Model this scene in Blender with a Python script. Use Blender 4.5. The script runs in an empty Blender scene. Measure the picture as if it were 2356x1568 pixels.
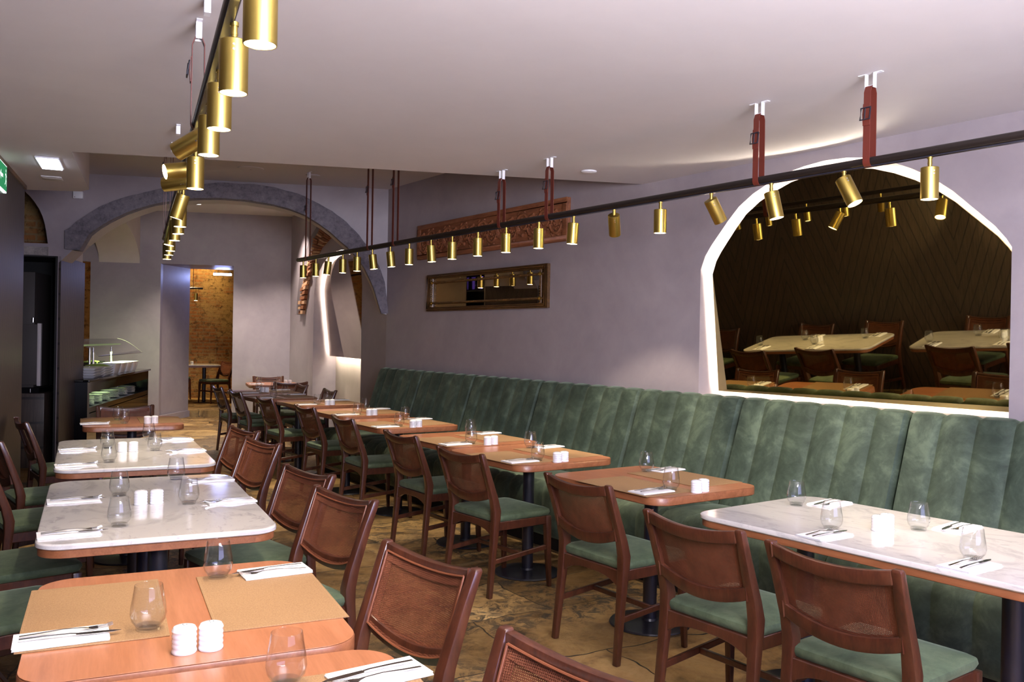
import bpy, bmesh, math, random
from mathutils import Vector, Matrix, geometry
random.seed(7)
R = math.radians
C = bpy.context.scene.collection
sc = bpy.context.scene
EYE = 1.475

# ---------------------------------------------------------------- camera
cd = bpy.data.cameras.new('camera'); cam = bpy.data.objects.new('camera', cd); C.objects.link(cam)
cd.sensor_width = 36; cd.lens = 36 * 2010 / 2356; cd.clip_start = 0.05; cd.clip_end = 100
def cam_matrix(yaw, pitch, roll, loc):
    f = Vector((math.sin(yaw) * math.cos(pitch), math.cos(yaw) * math.cos(pitch), -math.sin(pitch)))
    r0 = Vector((math.cos(yaw), -math.sin(yaw), 0)); u0 = r0.cross(f)
    r = r0 * math.cos(roll) + u0 * math.sin(roll); u = u0 * math.cos(roll) - r0 * math.sin(roll)
    m = Matrix((r, u, -f)).transposed().to_4x4(); m.translation = loc
    return m
cam.matrix_world = cam_matrix(R(34.9), R(.155), R(1.0), Vector((0, 0, EYE)))
sc.camera = cam

# ---------------------------------------------------------------- view, world
sc.view_settings.view_transform = 'Standard'; sc.view_settings.look = 'None'
sc.view_settings.gamma = 1; sc.view_settings.use_curve_mapping = False
sc.view_settings.exposure = 0.38
w = bpy.data.worlds.new('world'); sc.world = w; w.use_nodes = True
w.node_tree.nodes['Background'].inputs[0].default_value = (.62, .66, 1, 1)
w.node_tree.nodes['Background'].inputs[1].default_value = .6

def light(kind, name, loc, power, col, rot=None, aim=None, **kw):
    l = bpy.data.lights.new(name, kind); l.energy = power; l.color = col
    for k, v in kw.items(): setattr(l, k, v)
    o = bpy.data.objects.new(name, l); C.objects.link(o); o.location = loc
    if aim is not None: o.rotation_euler = Vector(aim).to_track_quat('-Z', 'Y').to_euler()
    elif rot: o.rotation_euler = rot
    return o
WARM = (1, .80, .56); DAY = (.74, .73, 1.0)
# daylight from the street windows behind the camera
light('AREA', 'street_window_daylight', (1.9, -3.0, 1.75), 130, (.50, .52, 1.0), aim=(0, 1, .15), shape='RECTANGLE', size=4.6, size_y=1.5)
# added unseen fill light near the camera, aimed up to bounce off the ceiling
light('AREA', 'ceiling_bounce_fill', (.9, -.7, 1.95), 415, (.93, .915, 1.0), aim=(.15, .55, 1), shape='RECTANGLE', size=1.6, size_y=1.6)
SPOT_W = 25; SPOT_C = (1, .84, .64)

# ---------------------------------------------------------------- materials
M = {}
def mat(name, col, rough=.6, metal=0, **kw):
    m = bpy.data.materials.new(name); m.use_nodes = True
    b = m.node_tree.nodes['Principled BSDF']
    b.inputs['Base Color'].default_value = (*col, 1); b.inputs['Roughness'].default_value = rough
    b.inputs['Metallic'].default_value = metal
    for k, v in kw.items():
        b.inputs[k.replace('_', ' ')].default_value = v
    M[name] = m
    return m, m.node_tree, b
def N(nt, t, **kw):
    n = nt.nodes.new(t)
    for k, v in kw.items():
        if k in n.inputs.keys() or isinstance(k, int): n.inputs[k].default_value = v
        else: setattr(n, k, v)
    return n
def coords(nt, scale=(1, 1, 1), rot=(0, 0, 0), kind='Object'):
    tc = nt.nodes.new('ShaderNodeTexCoord'); mp = nt.nodes.new('ShaderNodeMapping')
    mp.inputs['Scale'].default_value = scale; mp.inputs['Rotation'].default_value = rot
    nt.links.new(tc.outputs[kind], mp.inputs[0]); return mp.outputs[0]
def noise(nt, vec, scale, detail=4, rough=.55, dist=0):
    n = N(nt, 'ShaderNodeTexNoise'); n.inputs['Scale'].default_value = scale; n.inputs['Detail'].default_value = detail
    n.inputs['Roughness'].default_value = rough; n.inputs['Distortion'].default_value = dist
    nt.links.new(vec, n.inputs['Vector']); return n.outputs['Fac']
def ramp(nt, fac, stops):
    r = nt.nodes.new('ShaderNodeValToRGB'); e = r.color_ramp.elements
    while len(e) < len(stops): e.new(.5)
    for i, (p, c) in enumerate(stops): e[i].position = p; e[i].color = (*c, 1) if len(c) == 3 else c
    nt.links.new(fac, r.inputs[0]); return r.outputs[0]
def bump(nt, b, h, strength=.3, dist=.01):
    n = nt.nodes.new('ShaderNodeBump'); n.inputs['Strength'].default_value = strength; n.inputs['Distance'].default_value = dist
    nt.links.new(h, n.inputs['Height']); nt.links.new(n.outputs[0], b.inputs['Normal'])
def mixc(nt, fac, a, bb, kind='MIX'):
    m = nt.nodes.new('ShaderNodeMix'); m.data_type = 'RGBA'; m.blend_type = kind
    for s, v in ((6, a), (7, bb)):
        if hasattr(v, 'is_linked') or hasattr(v, 'links'): nt.links.new(v, m.inputs[s])
        else: m.inputs[s].default_value = (*v, 1)
    if hasattr(fac, 'links'): nt.links.new(fac, m.inputs[0])
    else: m.inputs[0].default_value = fac
    return m.outputs[2]
def math_(nt, op, a, b=None, clamp=False):
    n = nt.nodes.new('ShaderNodeMath'); n.operation = op; n.use_clamp = clamp
    for i, v in enumerate((a, b)):
        if v is None: continue
        if hasattr(v, 'links'): nt.links.new(v, n.inputs[i])
        else: n.inputs[i].default_value = v
    return n.outputs[0]

def plaster(name, c0, c1, c2, rough=.5):
    m, nt, b = mat(name, c1, rough)
    v = coords(nt)
    a = noise(nt, v, 1.1, 8, .6, .8); d = noise(nt, v, 6, 6, .65, .5)
    f = math_(nt, 'ADD', math_(nt, 'MULTIPLY', a, .7), math_(nt, 'MULTIPLY', d, .3))
    nt.links.new(ramp(nt, f, [(.32, c0), (.5, c1), (.68, c2)]), b.inputs['Base Color'])
    bump(nt, b, d, .06, .01)
plaster('wall_plaster', (.285, .25, .275), (.335, .295, .318), (.385, .342, .362), .42)
plaster('ceiling_paint', (.60, .565, .58), (.62, .585, .60), (.64, .605, .62), .75)
plaster('light_plaster', (.46, .41, .36), (.52, .46, .41), (.56, .50, .45), .6)
# stone of the arch ring
m, nt, b = mat('arch_stone', (.25, .23, .27), .8)
v = coords(nt); a = noise(nt, v, 16, 8, .75); d = noise(nt, v, 3, 4)
col = ramp(nt, a, [(.3, (.10, .09, .11)), (.48, (.22, .20, .235)), (.62, (.27, .25, .28)), (.8, (.55, .54, .56))])
nt.links.new(col, b.inputs['Base Color']); bump(nt, b, a, .9, .03)
m, nt, b = mat('ledge_stone', (.5, .47, .46), .8)
v = coords(nt); a = noise(nt, v, 14, 8, .8); nt.links.new(ramp(nt, a, [(.3, (.25, .23, .24)), (.7, (.62, .58, .55))]), b.inputs['Base Color']); bump(nt, b, a, .9, .03)
# old stone floor
m, nt, b = mat('old_stone_floor', (.3, .2, .1), .4)
v = coords(nt, (1, 1, 1), (0, 0, R(9)))
dv = N(nt, 'ShaderNodeTexNoise'); dv.inputs['Scale'].default_value = 1.6; dv.inputs['Detail'].default_value = 3; nt.links.new(v, dv.inputs['Vector'])
vm = nt.nodes.new('ShaderNodeVectorMath'); vm.operation = 'MULTIPLY_ADD'
nt.links.new(dv.outputs['Color'], vm.inputs[0]); vm.inputs[1].default_value = (.42, .34, .0); nt.links.new(v, vm.inputs[2])
br = N(nt, 'ShaderNodeTexBrick'); br.inputs['Scale'].default_value = 1; br.inputs['Brick Width'].default_value = 1.25
br.inputs['Row Height'].default_value = .62; br.inputs['Mortar Size'].default_value = .006; br.inputs['Mortar Smooth'].default_value = .6
br.offset = .37; br.inputs['Color1'].default_value = (.0, .0, .0, 1); br.inputs['Color2'].default_value = (1, 1, 1, 1); br.inputs['Mortar'].default_value = (.5, .5, .5, 1)
nt.links.new(vm.outputs[0], br.inputs['Vector'])
slab = ramp(nt, br.outputs['Color'], [(0, (.26, .155, .055)), (.35, (.42, .26, .09)), (.65, (.60, .38, .145)), (1, (.74, .50, .21))])
n1 = noise(nt, v, 2.2, 10, .72, .6); n2 = noise(nt, v, 9, 10, .78, 1.2); n3 = noise(nt, v, 45, 6, .7)
st = ramp(nt, n1, [(.36, (.22, .19, .14)), (.47, (.75, .70, .62)), (.6, (1, 1, .98)), (.74, (1.1, 1.06, .98))])
c = mixc(nt, 1.0, slab, st, 'MULTIPLY')
n4 = noise(nt, v, 1.1, 4, .6, .4)
msk = math_(nt, 'MULTIPLY', ramp(nt, n2, [(.47, (0, 0, 0)), (.55, (.9, .9, .9))]), ramp(nt, n4, [(.44, (.08, .08, .08)), (.56, (1, 1, 1))]))
c = mixc(nt, msk, c, (.050, .042, .032))
c = mixc(nt, ramp(nt, math_(nt, 'MULTIPLY', n3, n2), [(.40, (0, 0, 0)), (.46, (.35, .35, .35))]), c, (.50, .40, .27))
c = mixc(nt, br.outputs['Fac'], c, (.05, .038, .022))
nt.links.new(c, b.inputs['Base Color'])
nt.links.new(ramp(nt, n2, [(.3, (.28, .28, .28)), (.65, (.6, .6, .6))]), b.inputs['Roughness'])
bump(nt, b, math_(nt, 'SUBTRACT', n2, math_(nt, 'MULTIPLY', br.outputs['Fac'], .8)), .55, .02)
# exposed brick / rubble wall
m, nt, b = mat('rubble_brick', (.45, .24, .08), .9)
v = coords(nt, (1, 1, 1), (R(90), 0, 0), 'Generated' if False else 'Object')
br = N(nt, 'ShaderNodeTexBrick'); br.inputs['Scale'].default_value = 1; br.inputs['Brick Width'].default_value = .26; br.inputs['Row Height'].default_value = .075
br.inputs['Mortar Size'].default_value = .012; br.inputs['Color1'].default_value = (.42, .17, .05, 1); br.inputs['Color2'].default_value = (.30, .12, .035, 1); br.inputs['Mortar'].default_value = (.34, .22, .10, 1)
nt.links.new(v, br.inputs['Vector'])
n1 = noise(nt, v, 1.4, 8, .7); n2 = noise(nt, v, 11, 10, .8)
c = mixc(nt, ramp(nt, n1, [(.44, (0, 0, 0)), (.54, (1, 1, 1))]), br.outputs['Color'], (.42, .27, .10))
c = mixc(nt, ramp(nt, n2, [(.5, (0, 0, 0)), (.62, (.9, .9, .9))]), c, (.07, .035, .012))
nt.links.new(c, b.inputs['Base Color']); bump(nt, b, math_(nt, 'SUBTRACT', n2, br.outputs['Fac']), .8, .04)

def wood(name, dark, mid, light_, rough=.35, grain=(1.5, 22, 22), rot=(0, 0, 0), coat=.15):
    m, nt, b = mat(name, mid, rough, Coat_Weight=coat, Coat_Roughness=.15)
    v = coords(nt, grain, rot); a = noise(nt, v, 2.2, 8, .65, .5); d = noise(nt, v, 11, 4, .6)
    f = math_(nt, 'ADD', math_(nt, 'MULTIPLY', a, .7), math_(nt, 'MULTIPLY', d, .3))
    nt.links.new(ramp(nt, f, [(.36, dark), (.5, mid), (.66, light_)]), b.inputs['Base Color'])
    bump(nt, b, d, .04, .003)
wood('table_wood', (.31, .115, .048), (.375, .145, .064), (.43, .175, .085), .34, (14, 1.2, 14), coat=.12)
wood('table_edge_wood', (.20, .07, .025), (.27, .095, .038), (.33, .125, .05), .4, (14, 1.2, 14))
wood('chair_wood', (.042, .013, .007), (.074, .022, .011), (.112, .036, .017), .30, (9, 9, 2.2), coat=.35)
wood('carved_wood', (.16, .055, .022), (.28, .10, .042), (.38, .15, .065), .6, (8, 1.5, 8), coat=0)
wood('frame_wood', (.05, .022, .006), (.10, .045, .012), (.17, .08, .02), .35, (8, 1.5, 8))
# chevron grooved dark panelling (object coordinates: y along the wall, z up)
def chevron(name, w_=.62, groove=.09):
    m, nt, b = mat(name, (.05, .03, .028), .42)
    tc = nt.nodes.new('ShaderNodeTexCoord'); sp = nt.nodes.new('ShaderNodeSeparateXYZ'); nt.links.new(tc.outputs['Object'], sp.inputs[0])
    pp = math_(nt, 'PINGPONG', sp.outputs['Y'], w_)
    t = math_(nt, 'ADD', pp, math_(nt, 'MULTIPLY', sp.outputs['Z'], .34))
    g = math_(nt, 'FRACT', math_(nt, 'DIVIDE', t, groove))
    line = math_(nt, 'LESS_THAN', g, .10)
    v = coords(nt, (20, 20, 1.2)); a = noise(nt, v, 3, 6, .6)
    base = ramp(nt, a, [(.35, (.026, .017, .014)), (.65, (.055, .036, .029))])
    c = mixc(nt, line, base, (.010, .006, .006)); nt.links.new(c, b.inputs['Base Color'])
    bump(nt, b, math_(nt, 'SUBTRACT', 1, line), .5, .006)
chevron('chevron_panel')
# marble
m, nt, b = mat('marble', (.8, .77, .73), .12, Coat_Weight=.3, Coat_Roughness=.04)
v = coords(nt, (1, .45, 1), (0, 0, .5)); a = noise(nt, v, 3.5, 10, .68, 1.6); d = noise(nt, v, 26, 8, .7, .8)
c = mixc(nt, ramp(nt, a, [(.38, (.9, .9, .9)), (.47, (0, 0, 0)), (.55, (0, 0, 0)), (.66, (.6, .6, .6))]), (.67, .635, .60), (.52, .50, .48))
c = mixc(nt, ramp(nt, math_(nt, 'MULTIPLY', a, d), [(.30, (0, 0, 0)), (.36, (.55, .55, .55))]), c, (.38, .37, .37))
nt.links.new(c, b.inputs['Base Color'])
# velvets
def velvet(name, d0, d1, d2, sc_=5):
    m, nt, b = mat(name, d1, .75, Sheen_Weight=.25, Sheen_Roughness=.35)
    b.inputs['Sheen Tint'].default_value = (.70, .85, .60, 1)
    v = coords(nt); a = noise(nt, v, sc_, 7, .68, .7); d = noise(nt, v, sc_ * 4, 4, .6, .6)
    f = math_(nt, 'ADD', math_(nt, 'MULTIPLY', a, .75), math_(nt, 'MULTIPLY', d, .25))
    nt.links.new(ramp(nt, f, [(.36, d0), (.5, d1), (.62, d2)]), b.inputs['Base Color'])
    bump(nt, b, d, .08, .01)
velvet('banquette_velvet', (.024, .041, .027), (.052, .080, .054), (.098, .138, .092), 4.2)
velvet('seat_velvet', (.055, .085, .045), (.090, .130, .070), (.135, .180, .10), 6)
m, nt, b = mat('piping_velvet', (.03, .06, .035), .8)
# cane weave
def cane(name, c0, c1, openness=.30):
    m, nt, b = mat(name, c1, .5)
    tc = nt.nodes.new('ShaderNodeTexCoord'); sp = nt.nodes.new('ShaderNodeSeparateXYZ'); nt.links.new(tc.outputs['Object'], sp.inputs[0])
    p = .0052
    fy = math_(nt, 'FRACT', math_(nt, 'DIVIDE', sp.outputs['Y'], p)); fz = math_(nt, 'FRACT', math_(nt, 'DIVIDE', sp.outputs['Z'], p))
    hy = math_(nt, 'LESS_THAN', math_(nt, 'ABSOLUTE', math_(nt, 'SUBTRACT', fy, .5)), openness); hz = math_(nt, 'LESS_THAN', math_(nt, 'ABSOLUTE', math_(nt, 'SUBTRACT', fz, .5)), openness)
    hole = math_(nt, 'MULTIPLY', hy, hz)
    a = noise(nt, coords(nt), 12, 5, .6); nt.links.new(ramp(nt, a, [(.35, c0), (.65, c1)]), b.inputs['Base Color'])
    h = math_(nt, 'ADD', math_(nt, 'ABSOLUTE', math_(nt, 'SUBTRACT', fy, .5)), math_(nt, 'ABSOLUTE', math_(nt, 'SUBTRACT', fz, .5)))
    bump(nt, b, h, .5, .002)
    tr = nt.nodes.new('ShaderNodeBsdfTransparent'); mx = nt.nodes.new('ShaderNodeMixShader')
    nt.links.new(hole, mx.inputs[0]); nt.links.new(b.outputs[0], mx.inputs[1]); nt.links.new(tr.outputs[0], mx.inputs[2])
    nt.links.new(mx.outputs[0], nt.nodes['Material Output'].inputs[0])
cane('cane_mesh', (.125, .036, .016), (.20, .062, .028), .21)
m, nt, b = mat('cane_border', (.22, .070, .030), .42)
v = coords(nt); ck = N(nt, 'ShaderNodeTexChecker'); ck.inputs['Scale'].default_value = 300; nt.links.new(v, ck.inputs['Vector']); bump(nt, b, ck.outputs['Fac'], .5, .002)
# metals, glass and small stuff
m, nt, b = mat('brass', (.47, .345, .085), .36, 1.0)
v = coords(nt, (1, 1, 60)); bump(nt, b, noise(nt, v, 30, 2), .03, .002)
mat('black_metal', (.012, .012, .022), .38, 0, Coat_Weight=.3)
mat('rail_metal', (.022, .016, .014), .32, .4)
mat('steel', (.72, .70, .68), .16, 1.0)
mat('bright_steel', (.75, .75, .76), .25, 1.0)
mat('white_paint', (.78, .78, .82), .4)
mat('white_ceramic', (.82, .82, .84), .18, Coat_Weight=.5)
mat('white_cloth', (.86, .86, .88), .85)
mat('strap_leather', (.115, .020, .012), .42)
mat('strap_edge', (.50, .18, .12), .5)
mat('black_gloss', (.006, .006, .007), .08)
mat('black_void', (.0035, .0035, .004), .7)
mat('fridge_grey', (.035, .028, .026), .6)
mat('pale_trim', (.50, .46, .46), .4)
mat('plastic_black', (.012, .011, .012), .15)
mat('recess_grey', (.16, .135, .145), .8)
m, nt, b = mat('placemat', (.255, .145, .062), .62)
v = coords(nt, (1, 1, 1)); a = noise(nt, v, 260, 2); nt.links.new(ramp(nt, a, [(.3, (.24, .13, .055)), (.7, (.34, .20, .09))]), b.inputs['Base Color']); bump(nt, b, a, .15, .001)
mat('placemat_edge', (.12, .06, .025), .7)
mat('stitch', (.42, .27, .14), .8)
mat('greens', (.28, .42, .07), .7)
mat('brick_pale', (.60, .36, .20), .9); mat('brick_red', (.30, .11, .04), .9); 
def emit(name, col, s):
    m = bpy.data.materials.new(name); m.use_nodes = True; nt = m.node_tree
    e = nt.nodes.new('ShaderNodeEmission'); e.inputs[0].default_value = (*col, 1); e.inputs[1].default_value = s
    nt.links.new(e.outputs[0], nt.nodes['Material Output'].inputs[0]); M[name] = m
emit('lamp_glow', (1, .80, .46), 14); emit('led_glow', (1, .88, .70), 70); emit('emergency_glow', (.72, .80, 1), 9)
emit('downlight_glow', (1, .88, .72), 9); emit('heat_glow', (.75, 1, .35), .25); emit('sign_green', (.03, .22, .09), 1.0); emit('sign_white', (.8, 1, .9), 1.0)
# thin glass: reflects by Fresnel, otherwise clear
m = bpy.data.materials.new('thin_glass'); m.use_nodes = True; nt = m.node_tree; M['thin_glass'] = m
nt.nodes.remove(nt.nodes['Principled BSDF'])
tr = nt.nodes.new('ShaderNodeBsdfTransparent'); tr.inputs[0].default_value = (.97, .975, .98, 1)
gl = nt.nodes.new('ShaderNodeBsdfGlossy'); gl.inputs['Roughness'].default_value = .03
lw = nt.nodes.new('ShaderNodeLayerWeight'); lw.inputs[0].default_value = .5
mx = nt.nodes.new('ShaderNodeMixShader'); f = math_(nt, 'ADD', math_(nt, 'MULTIPLY', math_(nt, 'POWER', lw.outputs['Facing'], 3.5), .85), .03, True)
nt.links.new(f, mx.inputs[0]); nt.links.new(tr.outputs[0], mx.inputs[1]); nt.links.new(gl.outputs[0], mx.inputs[2]); nt.links.new(mx.outputs[0], nt.nodes['Material Output'].inputs[0])
def mirror(name, col, r=.015):
    mat(name, col, r, 1.0)
mirror('bronze_mirror', (.54, .45, .21)); mirror('antique_mirror', (.62, .52, .36)); mirror('dim_mirror', (.40, .33, .27), .03)

# ---------------------------------------------------------------- mesh helpers
def T(x=0, y=0, z=0): return Matrix.Translation((x, y, z))
def RZ(a): return Matrix.Rotation(a, 4, 'Z')
class MB:
    def __init__(s): s.v = []; s.f = []; s.fm = []; s.m = Matrix.Identity(4); s.mi = 0; s.sm = []
    def add(s, vs, fs, smooth=False):
        n = len(s.v); s.v += [tuple(s.m @ Vector(p)) for p in vs]
        for f in fs: s.f.append([i + n for i in f]); s.fm.append(s.mi); s.sm.append(smooth)
    def box(s, x0, x1, y0, y1, z0, z1):
        v = [(x, y, z) for x in (x0, x1) for y in (y0, y1) for z in (z0, z1)]
        s.add(v, [(0, 1, 3, 2), (4, 6, 7, 5), (0, 4, 5, 1), (2, 3, 7, 6), (0, 2, 6, 4), (1, 5, 7, 3)])
    def prism(s, pts, z0, z1):          # pts: xy outline, extruded in z
        n = len(pts); v = [(x, y, z0) for x, y in pts] + [(x, y, z1) for x, y in pts]
        s.add(v, [tuple(range(n - 1, -1, -1)), tuple(range(n, 2 * n))] + [(i, (i + 1) % n, n + (i + 1) % n, n + i) for i in range(n)])
    def loft(s, rings, caps=True, smooth=True, closed=True):
        n = len(rings[0]); v = [p for r in rings for p in r]; f = []
        for k in range(len(rings) - 1):
            for i in range(n if closed else n - 1):
                j = (i + 1) % n; f.append((k * n + i, k * n + j, (k + 1) * n + j, (k + 1) * n + i))
        s.add(v, f, smooth)
        if caps:
            s.add(rings[0], [tuple(range(n - 1, -1, -1))]); s.add(rings[-1], [tuple(range(n))])
    def cyl(s, p0, p1, r0, r1=None, n=20, caps=True):
        r1 = r0 if r1 is None else r1
        a = Vector(p0); b = Vector(p1); d = (b - a).normalized(); q = d.to_track_quat('Z', 'Y')
        ring = lambda c, r: [tuple(c + q @ Vector((r * math.cos(2 * math.pi * i / n), r * math.sin(2 * math.pi * i / n), 0))) for i in range(n)]
        s.loft([ring(a, r0), ring(b, r1)], caps)
    def lathe(s, prof, n=24, caps=False, c=(0, 0, 0)):
        s.loft([[(c[0] + r * math.cos(2 * math.pi * i / n), c[1] + r * math.sin(2 * math.pi * i / n), c[2] + z) for i in range(n)] for r, z in prof], caps)
    def tube(s, pts, r, n=8, caps=True):
        pts = [Vector(p) for p in pts]; rings = []
        for i, p in enumerate(pts):
            d = (pts[min(i + 1, len(pts) - 1)] - pts[max(i - 1, 0)]).normalized(); q = d.to_track_quat('Z', 'Y')
            rr = r[i] if isinstance(r, (list, tuple)) else r
            rings.append([tuple(p + q @ Vector((rr * math.cos(2 * math.pi * k / n), rr * math.sin(2 * math.pi * k / n), 0))) for k in range(n)])
        s.loft(rings, caps)
    def strip(s, pts, hw, up, th):       # rectangular section along pts; hw half width along 'up' x dir ; th thickness along up
        rings = []; pts = [Vector(p) for p in pts]
        for i, p in enumerate(pts):
            d = (pts[min(i + 1, len(pts) - 1)] - pts[max(i - 1, 0)]).normalized(); u = Vector(up); s_ = d.cross(u).normalized(); u = s_.cross(d).normalized()
            w_ = hw[i] if isinstance(hw, (list, tuple)) else hw; t_ = th[i] if isinstance(th, (list, tuple)) else th
            rings.append([tuple(p + s_ * a * w_ + u * b_ * t_ / 2) for a, b_ in ((-1, -1), (1, -1), (1, 1), (-1, 1))])
        s.loft(rings, True, False)
    def build(s, name, mats, parent=None, bevel=0, smooth_angle=None, seg=2):
        me = bpy.data.meshes.new(name); me.from_pydata(s.v, [], s.f)
        if not isinstance(mats, (list, tuple)): mats = [mats]
        for q in mats: me.materials.append(M[q] if isinstance(q, str) else q)
        for i, p in enumerate(me.polygons): p.material_index = s.fm[i]; p.use_smooth = s.sm[i] or bool(bevel)
        bm = bmesh.new(); bm.from_mesh(me); bmesh.ops.recalc_face_normals(bm, faces=bm.faces)
        if bevel:
            bmesh.ops.remove_doubles(bm, verts=bm.verts, dist=1e-5)
            es = [e for e in bm.edges if len(e.link_faces) == 2 and e.calc_face_angle(0) > R(35)]
            bmesh.ops.bevel(bm, geom=es, offset=bevel, segments=seg, affect='EDGES', profile=.5, clamp_overlap=True)
            for f in bm.faces: f.smooth = True
        bm.to_mesh(me); bm.free()
        try: me.set_sharp_from_angle(angle=R(40))
        except Exception: pass
        o = bpy.data.objects.new(name, me); C.objects.link(o)
        if parent: o.parent = parent
        return o
def tag(o, label=None, cat=None, group=None, kind=None):
    if label: o['label'] = label
    if cat: o['category'] = cat
    if group: o['group'] = group
    if kind: o['kind'] = kind
    return o
def empty(name, loc=(0, 0, 0), rz=0, label=None, cat=None, group=None):
    o = bpy.data.objects.new(name, None); C.objects.link(o); o.location = loc; o.rotation_euler = (0, 0, rz); o.empty_display_size = .1
    return tag(o, label, cat, group)
def struct(o): o['kind'] = 'structure'; return o
def copy_tree(o, parent=None):
    c = o.copy(); C.objects.link(c); c.parent = parent
    for ch in list(o.children): copy_tree(ch, c)
    return c
used = {}
def place(proto, loc, rz=0, label=None, cat=None, group=None):
    if proto.name not in used: used[proto.name] = 1; o = proto
    else: o = copy_tree(proto)
    o.location = loc; o.rotation_euler = (0, 0, rz)
    for k in ('label', 'category', 'group'):
        if k in o: del o[k]
    return tag(o, label, cat, group)
def rrect(w_, d_, r, n=6):
    pts = []
    for cx, cy, a0 in ((w_ / 2 - r, d_ / 2 - r, 0), (-w_ / 2 + r, d_ / 2 - r, 90), (-w_ / 2 + r, -d_ / 2 + r, 180), (w_ / 2 - r, -d_ / 2 + r, 270)):
        for i in range(n + 1):
            a = R(a0 + 90 * i / n); pts.append((cx + r * math.cos(a), cy + r * math.sin(a)))
    return pts

# ---------------------------------------------------------------- room constants
XW = 4.554; ZC = 2.654; ZU = 3.163; ZB = 3.47; XR = 3.436; ZR = 2.27
def frame(p, q):                        # local frame: x along p->q, z up, y = normal to the left
    p = Vector((p[0], p[1])); q = Vector((q[0], q[1])); d = (q - p).normalized()
    m = Matrix(((d.x, -d.y, 0, p.x), (d.y, d.x, 0, p.y), (0, 0, 1, 0), (0, 0, 0, 1)))
    return m
def wall_obj(name, m, outline, holes, th, material, parent=None):
    """wall plate in local x,z with holes, thickness th towards local +y, reveals included"""
    mb = MB()
    polys = [[Vector((x, z, 0)) for x, z in outline]] + [[Vector((x, z, 0)) for x, z in h] for h in holes]
    tris = geometry.tessellate_polygon(polys); flat = [p for pl in polys for p in pl]
    n = len(flat)
    mb.v = [(p.x, 0, p.y) for p in flat] + [(p.x, th, p.y) for p in flat]
    for t in tris:
        mb.f.append(list(t)); mb.f.append([i + n for i in reversed(t)]); mb.fm += [0, 0]; mb.sm += [False, False]
    k = 0
    for pl in polys:
        L = len(pl)
        for i in range(L):
            a, b_ = k + i, k + (i + 1) % L; mb.f.append([a, b_, b_ + n, a + n]); mb.fm.append(0); mb.sm.append(False)
        k += L
    o = mb.build(name, material, parent); o.matrix_world = m
    return struct(o) if parent is None else o
UB = Vector((math.sin(R(23.13)), math.cos(R(23.13)))); DB = Vector((math.cos(R(23.13)), -math.sin(R(23.13))))

# floor
mb = MB(); mb.box(-4, 7.5, -3.2, 15.7, -.2, 0); struct(mb.build('floor', 'old_stone_floor'))
# ceilings
mb = MB()
lo = [(-3, -3.2), (5.2, -3.2), (5.2, 4.576), (.899, 6.391), (1.259, 8.004), (1.214, 8.156), (.83, 8.374), (.2, 8.5), (-3, 8.5)]
mb.prism(lo, ZC, ZU + .3); struct(mb.build('ceiling', 'ceiling_paint'))
mb = MB(); mb.prism([(-3, 4.4), (6.2, 4.4), (6.2, 8.3), (4.554, 9.1), (1.355, 10.47), (-3, 12.3)], ZU, ZU + .25); struct(mb.build('ceiling_upper', 'ceiling_paint'))
mb = MB(); mb.prism([(4.9, 8.9), (-1, 11.4), (-1, 17.6), (7.5, 14.4), (7.5, 8.0)], ZB, ZB + .2); struct(mb.build('ceiling_far', 'ceiling_paint'))

# right wall with arched niche; local x runs from far end to near end
N1 = [(4.246, 1.105), (4.246, 1.978), (4.205, 2.07), (4.155, 2.135), (4.101, 2.193), (4.01, 2.29), (3.916, 2.379), (3.80, 2.45), (3.67, 2.505), (3.54, 2.548), (3.408, 2.571), (3.26, 2.583), (3.105, 2.576), (2.96, 2.552), (2.827, 2.507), (2.70, 2.45), (2.572, 2.374), (2.47, 2.298), (2.382, 2.216), (2.247, 2.09), (2.19, 2.02), (2.164, 1.977), (2.164, 1.105)]
mR = frame((XW, 9.058), (XW, -3.2))     # x = 9.058 - Y ; local +y = +X ... towards outside
wall_obj('wall_right', mR, [(0, 0), (12.26, 0), (12.26, ZU + .1), (0, ZU + .1)], [[(9.058 - y, z) for y, z in N1]], .42, 'wall_plaster')
mb = MB(); mb.box(XW + .36, XW + .42, 1.9, 4.5, .95, 2.75); struct(mb.build('wall_niche_back', 'light_plaster'))
# far right wall (slightly splayed) with the second arched niche
mF = frame((4.557, 9.06), (5.37, 14.26)); ang = math.atan2(14.26 - 9.06, 5.37 - 4.557)
N2 = [(1.01, .0), (1.01, 2.10), (1.05, 2.27), (1.106, 2.366), (1.248, 2.455), (1.45, 2.54), (1.75, 2.61), (2.043, 2.642), (2.4, 2.64), (2.752, 2.60), (3.02, 2.53), (3.258, 2.428), (3.43, 2.32), (3.541, 2.19), (3.583, 2.007), (3.583, .0)]
# local +y must point outward (+X): frame gives left normal (-X) so flip by running the other way
mF2 = frame((5.37, 14.26), (4.557, 9.06)); LF = 5.263
wall_obj('wall_far_right', mF2, [(0, 0), (LF, 0), (LF, ZB + .1), (0, ZB + .1)], [[(LF - a, max(z, .001)) for a, z in N2]], .45, 'wall_plaster')
mb = MB(); mb.box(LF - 3.9, LF - .8, .355, .5, 0, 2.9); o = struct(mb.build('wall_far_niche_back', 'light_plaster')); o.matrix_world = mF2

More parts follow.
